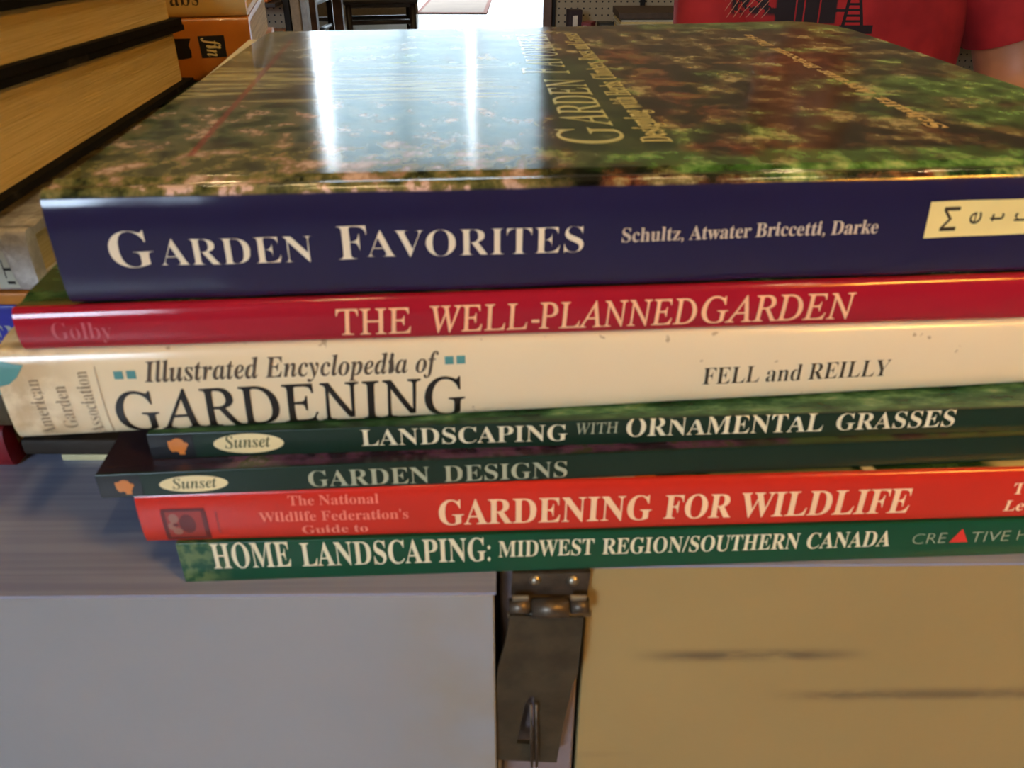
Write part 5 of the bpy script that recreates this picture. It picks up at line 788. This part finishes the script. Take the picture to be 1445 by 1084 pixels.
# low white partition with a tan base, and the rug by the door
pt = empty('low_partition', (-1.55, 8.98, 0), 'low white partition with a tan base behind the dark chairs', 'partition', rotz=math.radians(14))
box('panel', -.75, .62, 0, .12, .16, .95, M_WALLW, pt, .004); box('base', -.75, .62, -.01, .13, 0, .16, M_TAN, pt, .004)
n = NT('woven_rug', .9); a = n.noise(4, 4); c = n.mix(a, lin((170, 150, 140)), lin((196, 178, 160)))
edge = n.math('SUBTRACT', 1.0, n.box(n.x, n.y, -.32, .32, -.60, .60, .01)); c = n.mix(n.mul(edge, .8), c, lin((150, 84, 70))); n.col(c)
rug = box('rug', -.36, .36, -.66, .66, 0, .012, n.m, None, .004); rug.location = (-.60, 9.76, 0); rug.rotation_euler.z = math.radians(-1)
tag(rug, 'faded rug with a reddish border on the pale floor by the shop door', 'rug')

# ------------------------------------------------------------------ dark wooden chairs
M_DKW = plain('dark_stained_wood', (38, 26, 20), .35, var=.3, scale=14)
M_BRW = plain('brown_wood', (78, 50, 32), .4, var=.3, scale=14)
def chair(loc, rz, label):
    r = empty('wooden_chair', loc, label, 'chair', 'dark chairs in front of the partition', rz)
    def leg(x, y, h): return cyl('leg', (x, y, 0), (x, y, h), .020, M_DKW, r, n=12)
    for x in (-.20, .20): leg(x, -.20, .455); leg(x, .20, .455)
    box('seat', -.235, .235, -.235, .235, .455, .49, M_DKW, r, .012, 2)
    box('apron', -.20, .20, -.212, -.192, .435, .455, M_DKW, r, .003); box('apron', -.20, .20, .192, .212, .435, .455, M_DKW, r, .003)
    for z, y in ((.35, -.20), (.33, .20)): cyl('stretcher', (-.20, y, z), (.20, y, z), .014, M_DKW, r, n=10)
    for x in (-.20, .20): cyl('stretcher', (x, -.20, .30), (x, .20, .30), .014, M_DKW, r, n=10)
    for x in (-.20, .20): cyl('back_post', (x, .21, .49), (x, .27, .95), .017, M_DKW, r, n=12)
    for z in (.62, .76, .90): box('back_slat', -.20, .20, .225 + (z - .49) * .1, .24 + (z - .49) * .1, z, z + .05, M_DKW, r, .004)
    return r
chair((-.86, 5.88, 0), math.radians(10), 'dark wooden chair, nearer the shop door, seat edge and stretchers in view')
chair((-1.42, 5.80, 0), math.radians(-4), 'dark wooden chair left of the one nearer the shop door, only its legs in view')
tb2 = empty('side_table', (-1.335, 4.74, 0), 'brown wooden table beside the dark chairs, one square leg in view', 'table')
box('tabletop', -.40, .40, -.37, .37, .72, .75, M_BRW, tb2, .006)
for x in (-.36, .36):
    for y in (-.34, .34): box('leg', x - .024, x + .024, y - .024, y + .024, 0, .72, M_BRW, tb2)

# ------------------------------------------------------------------ pegboard shop fixtures
n = NT('pegboard', .6)
def holes(n):
    fx = n.math('SUBTRACT', n.math('FRACT', n.mul(n.x, 1 / .0254)), .5); fz = n.math('SUBTRACT', n.math('FRACT', n.mul(n.z, 1 / .0254)), .5)
    d = n.math('SQRT', n.add(n.mul(fx, fx), n.mul(fz, fz)))
    return n.math('SUBTRACT', 1.0, n.step(d, .12, .17))
n.col(n.mix(holes(n), n.mix(n.noise(8), lin((150, 134, 108)), lin((166, 150, 122))), lin((34, 26, 20)))); M_PEG = n.m
fx = empty('pegboard_fixture', (.13, 3.7, 0), 'pegboard shop fixture with a brown end post right of the bright doorway', 'display fixture')
box('end_post', 0, .032, -.02, .10, 0, 2.35, M_FRAME, fx, .002); box('upright', .033, .048, 0, .04, 0, 2.35, M_DARKGAP, fx)
box('back_panel', .048, 3.0, .02, .026, .10, 2.35, M_PEG, fx)
box('shelf', .05, 3.0, -.34, .02, .548, .562, M_BRW, fx, .002)
box('bracket', .395, .41, -.02, .02, .562, .80, M_DARKGAP, fx)
box('kick_board', .05, 3.0, -.3, -.28, 0, .10, M_FRAME, fx)
fx2 = empty('pegboard_fixture', (-.84, 3.7, 0), 'pegboard shop fixture with a tan post, left of the dark chairs', 'display fixture')
box('end_post', -.062, -.026, -.02, .10, 0, 2.35, M_TAN, fx2, .002); box('upright', -.024, .0, 0, .05, 0, 2.35, M_MULL, fx2)
box('upright', -.088, -.066, -.03, .02, 0, .75, M_DARKGAP, fx2)
box('back_panel', -2.4, -.06, .02, .026, .10, 2.35, n.m, fx2)
box('shelf', -2.4, -.09, -.30, .02, .555, .572, plain('orange_wood', (206, 128, 70), .4), fx2, .002)
box('upper_shelf', -2.4, -.09, -.14, .02, .668, .684, plain('dark_shelf', (50, 40, 34), .5), fx2, .002)
ob = box('orange_box', -.05, .05, -.05, .05, 0, .12, plain('orange_card', (220, 120, 50), .5), None, .003); ob.location = (-1.01, 3.62, .6855); tag(ob, 'small orange box on the upper shelf of the left fixture', 'box')
# goods on the right-hand shelf
def flatpack(nm, loc, w_, d_, h_, rgb, label, rz=0, ry=0):
    r = empty(nm, loc, label, 'box', None, rz); r.rotation_euler = (0, ry, rz)
    box('carton', -w_ / 2, w_ / 2, -d_ / 2, d_ / 2, 0, h_, plain(nm + '_card', rgb, .5), r, .002)
    box('panel_print', -w_ * .3, w_ * .1, -d_ / 2 - .001, -d_ / 2, h_ * .2, h_ * .8, plain(nm + '_print', (226, 216, 200), .5), r)
    return r
flatpack('small_carton', (.245, 3.55, .5635), .05, .05, .10, (56, 46, 52), 'small dark carton leaning on the shelf right of the doorway', .3, .0)
flatpack('red_carton', (.30, 3.52, .5635), .04, .06, .06, (130, 56, 60), 'small reddish carton next to the dark one on the pegboard shelf', -.4, 0)
flatpack('dark_pouch', (.37, 3.55, .5635), .06, .05, .055, (50, 50, 44), 'small dark pouch between the cartons and the paper pile', .1)
pp = empty('paper_pile', (.67, 3.52, .5635), 'long pile of cream papers under a dark folder on the pegboard shelf', 'paper')
for i in range(6):
    q = box('sheet_bundle', -.26 + .004 * (i % 3), .30, -.10, .12, .030 + i * .008, .0375 + i * .008, M_WPAGE if i % 2 else M_PAGE, pp, .001)
box('tray', -.24, .30, -.10, .12, 0, .030, M_DARKGAP, pp, .002)
box('folder', -.265, .30, -.105, .12, .079, .104, plain('brown_folder', (74, 58, 44), .6), pp, .002)

# ------------------------------------------------------------------ lamps
def emit(name, rgb, st):
    m = bpy.data.materials.new(name); m.use_nodes = True; t = m.node_tree; b = t.nodes['Principled BSDF']
    b.inputs['Emission Color'].default_value = (*lin(rgb), 1); b.inputs['Emission Strength'].default_value = st; return m
M_BULB = emit('warm_bulb', (255, 205, 130), 60)
fl = empty('floor_lamp', (.56, -.32, 0), 'floor lamp to the right of the camera, out of the picture', 'lamp')
lathe('base', [(0, .02), (.13, .02), (.13, 0), (0, 0)], M_FRAME, fl); cyl('pole', (0, 0, .02), (0, 0, 1.48), .01, M_FRAME, fl)
lathe('shade', [(.16, 1.36), (.10, 1.60)], plain('linen_shade', (226, 200, 150), .9), fl)
lathe('bulb', [(.001, 1.45), (.025, 1.46), (.03, 1.49), (.02, 1.52), (.001, 1.53)], M_BULB, fl, 16)
l1 = lamp('floor_lamp_light', 'POINT', (.56, -.32, 1.42), 12, (1.0, .50, .07), shadow_soft_size=.06); l1.parent = None
for i, (x, y) in enumerate(((-1.6, .9), (-.55, 1.6), (.55, .8), (1.5, 1.7), (-.2, -.6), (1.2, -.9), (-1.4, 3.6), (1.6, 4.2))):
    s_ = empty('ceiling_spot', (x, y, 3.1), 'ceiling spot lamp overhead, ' + ('far to the left of the books', 'left, beyond the book stack', 'right, over the person in red', 'far right, beyond the person in red', 'just behind the camera', 'behind the camera to the right', 'over the left pegboard fixture', 'over the right pegboard fixture')[i], 'lamp', 'ceiling spot lamps')
    cyl('stem', (0, 0, .12), (0, 0, 1.3), .008, M_FRAME, s_, n=8)
    lathe('housing', [(.02, .13), (.05, .12), (.055, 0)], M_DARKGAP, s_, 16)
    lathe('bulb', [(.001, .02), (.035, .025), (.04, .05), (.001, .07)], M_BULB, s_, 14)
    lamp('spot_light', 'POINT', (x, y, 3.06), 19, (1.0, .72, .36), shadow_soft_size=.05)
# ------------------------------------------------------------------ the person in the red shirt, sitting behind the books
M_SKIN = plain('skin', (196, 128, 84), .5, var=.06, scale=20)
M_JEAN = plain('denim', (46, 56, 84), .8, var=.15, scale=200)
M_HAIR = plain('dark_hair', (48, 34, 26), .6, var=.3, scale=120)
M_SHOE = plain('shoe_leather', (40, 34, 30), .5)
PX, PY = .488, 1.43
def skin_mesh(name, verts, edges, radii, mat, parent, root=0, sub=2):
    me = bpy.data.meshes.new(name); me.from_pydata(verts, edges, []); o = bpy.data.objects.new(name, me); COL.objects.link(o)
    m = o.modifiers.new('skin', 'SKIN'); m.use_smooth_shade = True; m.branch_smoothing = .4
    for v, r in zip(me.skin_vertices[0].data, radii): v.radius = r if isinstance(r, tuple) else (r, r); v.use_root = False
    me.skin_vertices[0].data[root].use_root = True
    s_ = o.modifiers.new('sub', 'SUBSURF'); s_.levels = sub; s_.render_levels = sub
    dg = bpy.context.evaluated_depsgraph_get(); m2 = bpy.data.meshes.new_from_object(o.evaluated_get(dg))
    bpy.data.objects.remove(o); m2.materials.clear(); m2.materials.append(mat)
    for p in m2.polygons: p.use_smooth = True
    q = bpy.data.objects.new(name, m2); COL.objects.link(q); q.parent = parent; return q
pr = empty('person', (PX, PY, 0), 'person in a red T-shirt with a dark printed tower, sitting behind the stack at right', 'person')
V, E_, R = [], [], []
def pt(x, y, z, r, link=None):
    V.append((x, y, z)); R.append(r); i = len(V) - 1
    if link is not None: E_.append((link, i))
    return i
pel = pt(0, .08, .52, (.15, .12)); wst = pt(0, .06, .66, (.145, .105), pel); rib = pt(0, .04, .80, (.15, .105), wst); chs = pt(0, .03, .94, (.155, .105), rib)
nb = pt(0, .04, 1.06, .062, chs); nt = pt(0, .03, 1.13, .055, nb)
HANDS = []
for s in (-1, 1):
    out = 1 if s < 0 else 1.15
    sh_ = pt(s * .160, .03, 1.0, .046, chs)
    if s > 0: sh_ = pt(.262, .016, .97, .056, sh_)
    el = pt(-.168 if s < 0 else .345, -.03, .76, .038 if s < 0 else .064, sh_)
    V_mid = None
    wr = pt(s * .13, -.27, .665, .026, el)
    pm = pt(s * .07, -.33, .655, (.030, .018), wr)
    HANDS.append((s, Vector(V[wr]), Vector(V[pm])))
    # thighs, shins, feet
    hp_ = pt(s * .10, .04, .50, .085, pel); kn = pt(s * .15, -.38, .50, .060, hp_); an = pt(s * .15, -.36, .09, .038, kn); tp = pt(s * .16, -.52, .04, .032, an)
body = skin_mesh('body', V, E_, R, M_SKIN, pr)
for s, wr, pm in HANDS:
    d = (pm - wr).normalized(); side_ = Vector((d.y, -d.x, 0)).normalized() * s
    vv, ee, rr = [], [], []
    for k, ln in enumerate((.070, .080, .075, .058)):
        base = wr + d * .045 + side_ * (.012 - .012 * k + .006); o0 = len(vv)
        for j, f in enumerate((0, .45, .75, 1)):
            vv.append(tuple(base + d * (.035 * (j > 0) + ln * f) + Vector((0, 0, .004 - .018 * f * f)))); rr.append(.0085 - .0012 * j)
            if j: ee.append((o0 + j - 1, o0 + j))
        skin_mesh('finger', vv[o0:], [(a_ - o0, b_ - o0) for a_, b_ in ee if a_ >= o0], rr[o0:], M_SKIN, body, sub=1)
    th = [wr + d * .02 + side_ * .02, wr + d * .045 + side_ * .042, wr + d * .07 + side_ * .05]
    skin_mesh('thumb', [tuple(q) for q in th], [(0, 1), (1, 2)], [.011, .0095, .008], M_SKIN, body, sub=1)
# shirt
n = NT('red_jersey', .85); a = n.noise(14, 3)
c = n.mix(n.step(a, .35, .65), lin((154, 20, 24)), lin((178, 32, 32)))
X = lambda w: w - PX + .010
ZP = lambda h: CAMZ - (h + .75) * CM
front = n.math('SUBTRACT', 1.0, n.step(n.y, -.03, -.01))
dk = lin((34, 20, 24))
wob = n.noise(90, 3, 1, 1, 1, 8)
hull = n.add(n.box(n.x, n.z, X(.385), X(.472), ZP(16.2), ZP(4), .002), n.mul(n.box(n.x, n.z, X(.322), X(.395), ZP(15.2), ZP(12.6), .004), n.step(wob, .45, .5)))
hull = n.math('MINIMUM', hull, 1.0)
for x0 in (.412, .424, .446): hull = n.mul(hull, n.math('SUBTRACT', 1.0, n.box(n.x, n.z, X(x0), X(x0 + .0022), ZP(17), ZP(11.5), .0004)))
# tower leg: two slanting uprights with rungs, on a stepped foot
zrel = n.math('SUBTRACT', n.z, ZP(16.4))
cx = n.add(X(.4985), n.mul(zrel, -.05)); hw = n.math('MULTIPLY_ADD', zrel, -.16, .0165)
ax = n.math('ABSOLUTE', n.math('SUBTRACT', n.x, cx))
inside = n.mul(n.math('LESS_THAN', ax, hw), n.band(n.z, ZP(16.4), ZP(6), .0004))
hollow = n.mul(n.math('LESS_THAN', ax, n.math('SUBTRACT', hw, .005)), n.math('GREATER_THAN', n.math('FRACT', n.mul(n.z, 130)), .42))
tower = n.mul(inside, n.math('SUBTRACT', 1.0, hollow))
foot = n.box(n.x, n.z, X(.479), X(.530), ZP(17.6), ZP(16.4), .0005)
arm_ = n.box(n.x, n.z, X(.463), X(.485), ZP(14.6), ZP(14.2), .0004)
pr_ = n.math('MINIMUM', n.add(n.add(n.add(hull, tower), foot), arm_), 1.0)
c = n.mix(n.mul(pr_, front), c, dk)
lines = n.mul(n.box(n.x, n.z, X(.313), X(.375), ZP(15.6), ZP(9), .002), n.math('GREATER_THAN', n.math('FRACT', n.mul(n.add(n.mul(n.x, 1.3), n.mul(n.z, -1.0)), 75)), .86))
c = n.mix(n.mul(lines, n.mul(front, .7)), c, lin((190, 140, 110)))
n.col(c); n.bump(n.noise(9, 3, 1, 1, .5), .012); M_SHIRT = n.m
def loft(name, tubes, mat, parent, n=36):
    """tubes: lists of rings (centre, half-width along u, half-width along v, axis)"""
    vs, fs = [], []
    for rings in tubes:
        o0 = len(vs)
        # smooth the ring list by Catmull-Rom
        R2 = []
        for k in range(len(rings) - 1):
            p = [rings[max(0, k - 1)], rings[k], rings[k + 1], rings[min(len(rings) - 1, k + 2)]]
            for q in range(4):
                t = q / 4
                f = lambda a, b, c, d: .5 * ((2 * b) + (-a + c) * t + (2 * a - 5 * b + 4 * c - d) * t * t + (-a + 3 * b - 3 * c + d) * t ** 3)
                R2.append(tuple(f(*[r[m] for r in p]) for m in range(8)))
        R2.append(tuple(rings[-1]))
        for r in R2:
            c = Vector(r[:3]); ax = Vector(r[5:8]).normalized(); v = ax.cross(Vector((1, 0, 0))).normalized(); u = v.cross(ax).normalized()
            for i in range(n):
                a_ = 2 * math.pi * i / n; ca, sa = math.cos(a_), math.sin(a_)
                e = 2 / 2.4; x = math.copysign(abs(ca) ** e, ca); y = math.copysign(abs(sa) ** e, sa)
                vs.append(tuple(c + u * x * r[3] + v * y * r[4]))
        for k in range(len(R2) - 1):
            for i in range(n): a_, b_ = o0 + k * n + i, o0 + k * n + (i + 1) % n; fs.append((a_, b_, b_ + n, a_ + n))
    return mesh_obj(name, vs, fs, mat, parent, smooth=True)
torso = [(.0, .06, .49, .19, .15, 0, 0, 1), (.01, .05, .60, .20, .145, 0, 0, 1), (.02, .045, .70, .212, .14, 0, 0, 1), (.022, .04, .80, .218, .132, 0, 0, 1),
         (.022, .04, .90, .216, .130, 0, 0, 1), (.015, .04, .97, .200, .118, 0, 0, 1), (.005, .04, 1.03, .155, .098, 0, 0, 1), (0, .04, 1.065, .080, .070, 0, 0, 1)]
sl_r = [(.07, .04, 1.0, .020, .030, .8, 0, -.5), (.15, .035, 1.0, .050, .058, .8, 0, -.5), (.215, .03, .985, .064, .066, .7, 0, -.7), (.262, .016, .960, .072, .074, .55, 0, -.8), (.295, .004, .920, .077, .078, .4, -.1, -.92), (.322, -.006, .872, .081, .081, .38, -.1, -.92)]
sl_l = [(-.05, .04, 1.0, .020, .030, -.8, 0, -.5), (-.11, .035, 1.005, .048, .055, -.75, 0, -.6), (-.15, .03, .99, .066, .066, -.4, 0, -.9), (-.162, .015, .93, .066, .068, -.1, 0, -1), (-.163, .0, .88, .066, .068, .02, -.1, -1), (-.160, -.008, .835, .064, .066, .05, -.1, -1)]
loft('shirt', [torso, sl_r, sl_l], M_SHIRT, pr)
# trousers and shoes
V, E_, R = [], [], []
p0 = pt(0, .08, .53, (.165, .135))
for s in (-1, 1):
    q1 = pt(s * .105, .03, .505, .100, p0); q2 = pt(s * .15, -.38, .505, .076, q1); q3 = pt(s * .15, -.37, .28, .062, q2); q4 = pt(s * .15, -.36, .12, .058, q3)
skin_mesh('trousers', V, E_, R, M_JEAN, pr)
for s in (-1, 1):
    skin_mesh('shoe', [(s * .15, -.33, .05), (s * .152, -.42, .05), (s * .155, -.55, .04)], [(0, 1), (1, 2)], [(.045, .045), (.045, .045), (.038, .036)], M_SHOE, pr)
# head
def ball(name, c_, r_, mat, parent, shape=None, nu=28, nv=20):
    vs, fs = [], []
    for j in range(nv + 1):
        ph = math.pi * j / nv
        for i in range(nu):
            a_ = 2 * math.pi * i / nu; d = Vector((math.sin(ph) * math.cos(a_), math.sin(ph) * math.sin(a_), math.cos(ph)))
            p = Vector((d.x * r_[0], d.y * r_[1], d.z * r_[2])); p = shape(p, d) if shape else p; vs.append(tuple(Vector(c_) + p))
    for j in range(nv):
        for i in range(nu): a_, b_ = j * nu + i, j * nu + (i + 1) % nu; fs.append((a_, a_ + nu, b_ + nu, b_))
    return mesh_obj(name, vs, fs, mat, parent, smooth=True)
def headshape(p, d):
    k = 1 - .22 * max(0, -d.z) ** 1.5; p = Vector((p.x * k, p.y * (1 - .08 * max(0, -d.z)), p.z))
    if d.y < 0: p.y += .010 * math.exp(-((d.z + -.12) / .18) ** 2) * math.exp(-((abs(d.x) - .35) / .22) ** 2)
    if d.y < -.8: p.y -= .022 * math.exp(-(d.x / .16) ** 2) * math.exp(-((d.z + .22) / .22) ** 2)
    return p
HC = (0, .0, 1.24)
hd = ball('head', HC, (.078, .098, .118), M_SKIN, pr, headshape)
for s in (-1, 1):
    ball('eye', (s * .030, -.0815, 1.247), (.0105, .008, .007), plain('eye_white', (224, 220, 214), .3), hd, nu=14, nv=10)
    ball('iris', (s * .030, -.0885, 1.247), (.0048, .0025, .0048), plain('iris_brown', (50, 34, 24), .3), hd, nu=12, nv=8)
    ball('ear', (s * .079, .01, 1.235), (.010, .020, .032), M_SKIN, hd, nu=14, nv=10)
    ball('eyebrow', (s * .031, -.092, 1.265), (.018, .005, .004), M_HAIR, hd, nu=12, nv=8)
ball('mouth', (0, -.089, 1.182), (.024, .008, .007), plain('lips', (160, 84, 74), .5), hd, nu=14, nv=8)
def hairshape(p, d):
    if d.y < -.1 and d.z < .55: return p * .86
    if d.z < -.35: return p * .84
    return p
ball('hair', (0, .012, 1.252), (.088, .106, .124), M_HAIR, pr, hairshape)
sl = empty('stool', (PX, PY + .1, 0), 'wooden stool under the person in the red T-shirt, hidden behind the stack', 'stool')
box('seat', -.19, .19, -.17, .17, .365, .395, M_BRW, sl, .01, 2)
for x in (-.15, .15):
    for y in (-.13, .13): cyl('leg', (x * 1.15, y * 1.15, 0), (x, y, .366), .018, M_BRW, sl)
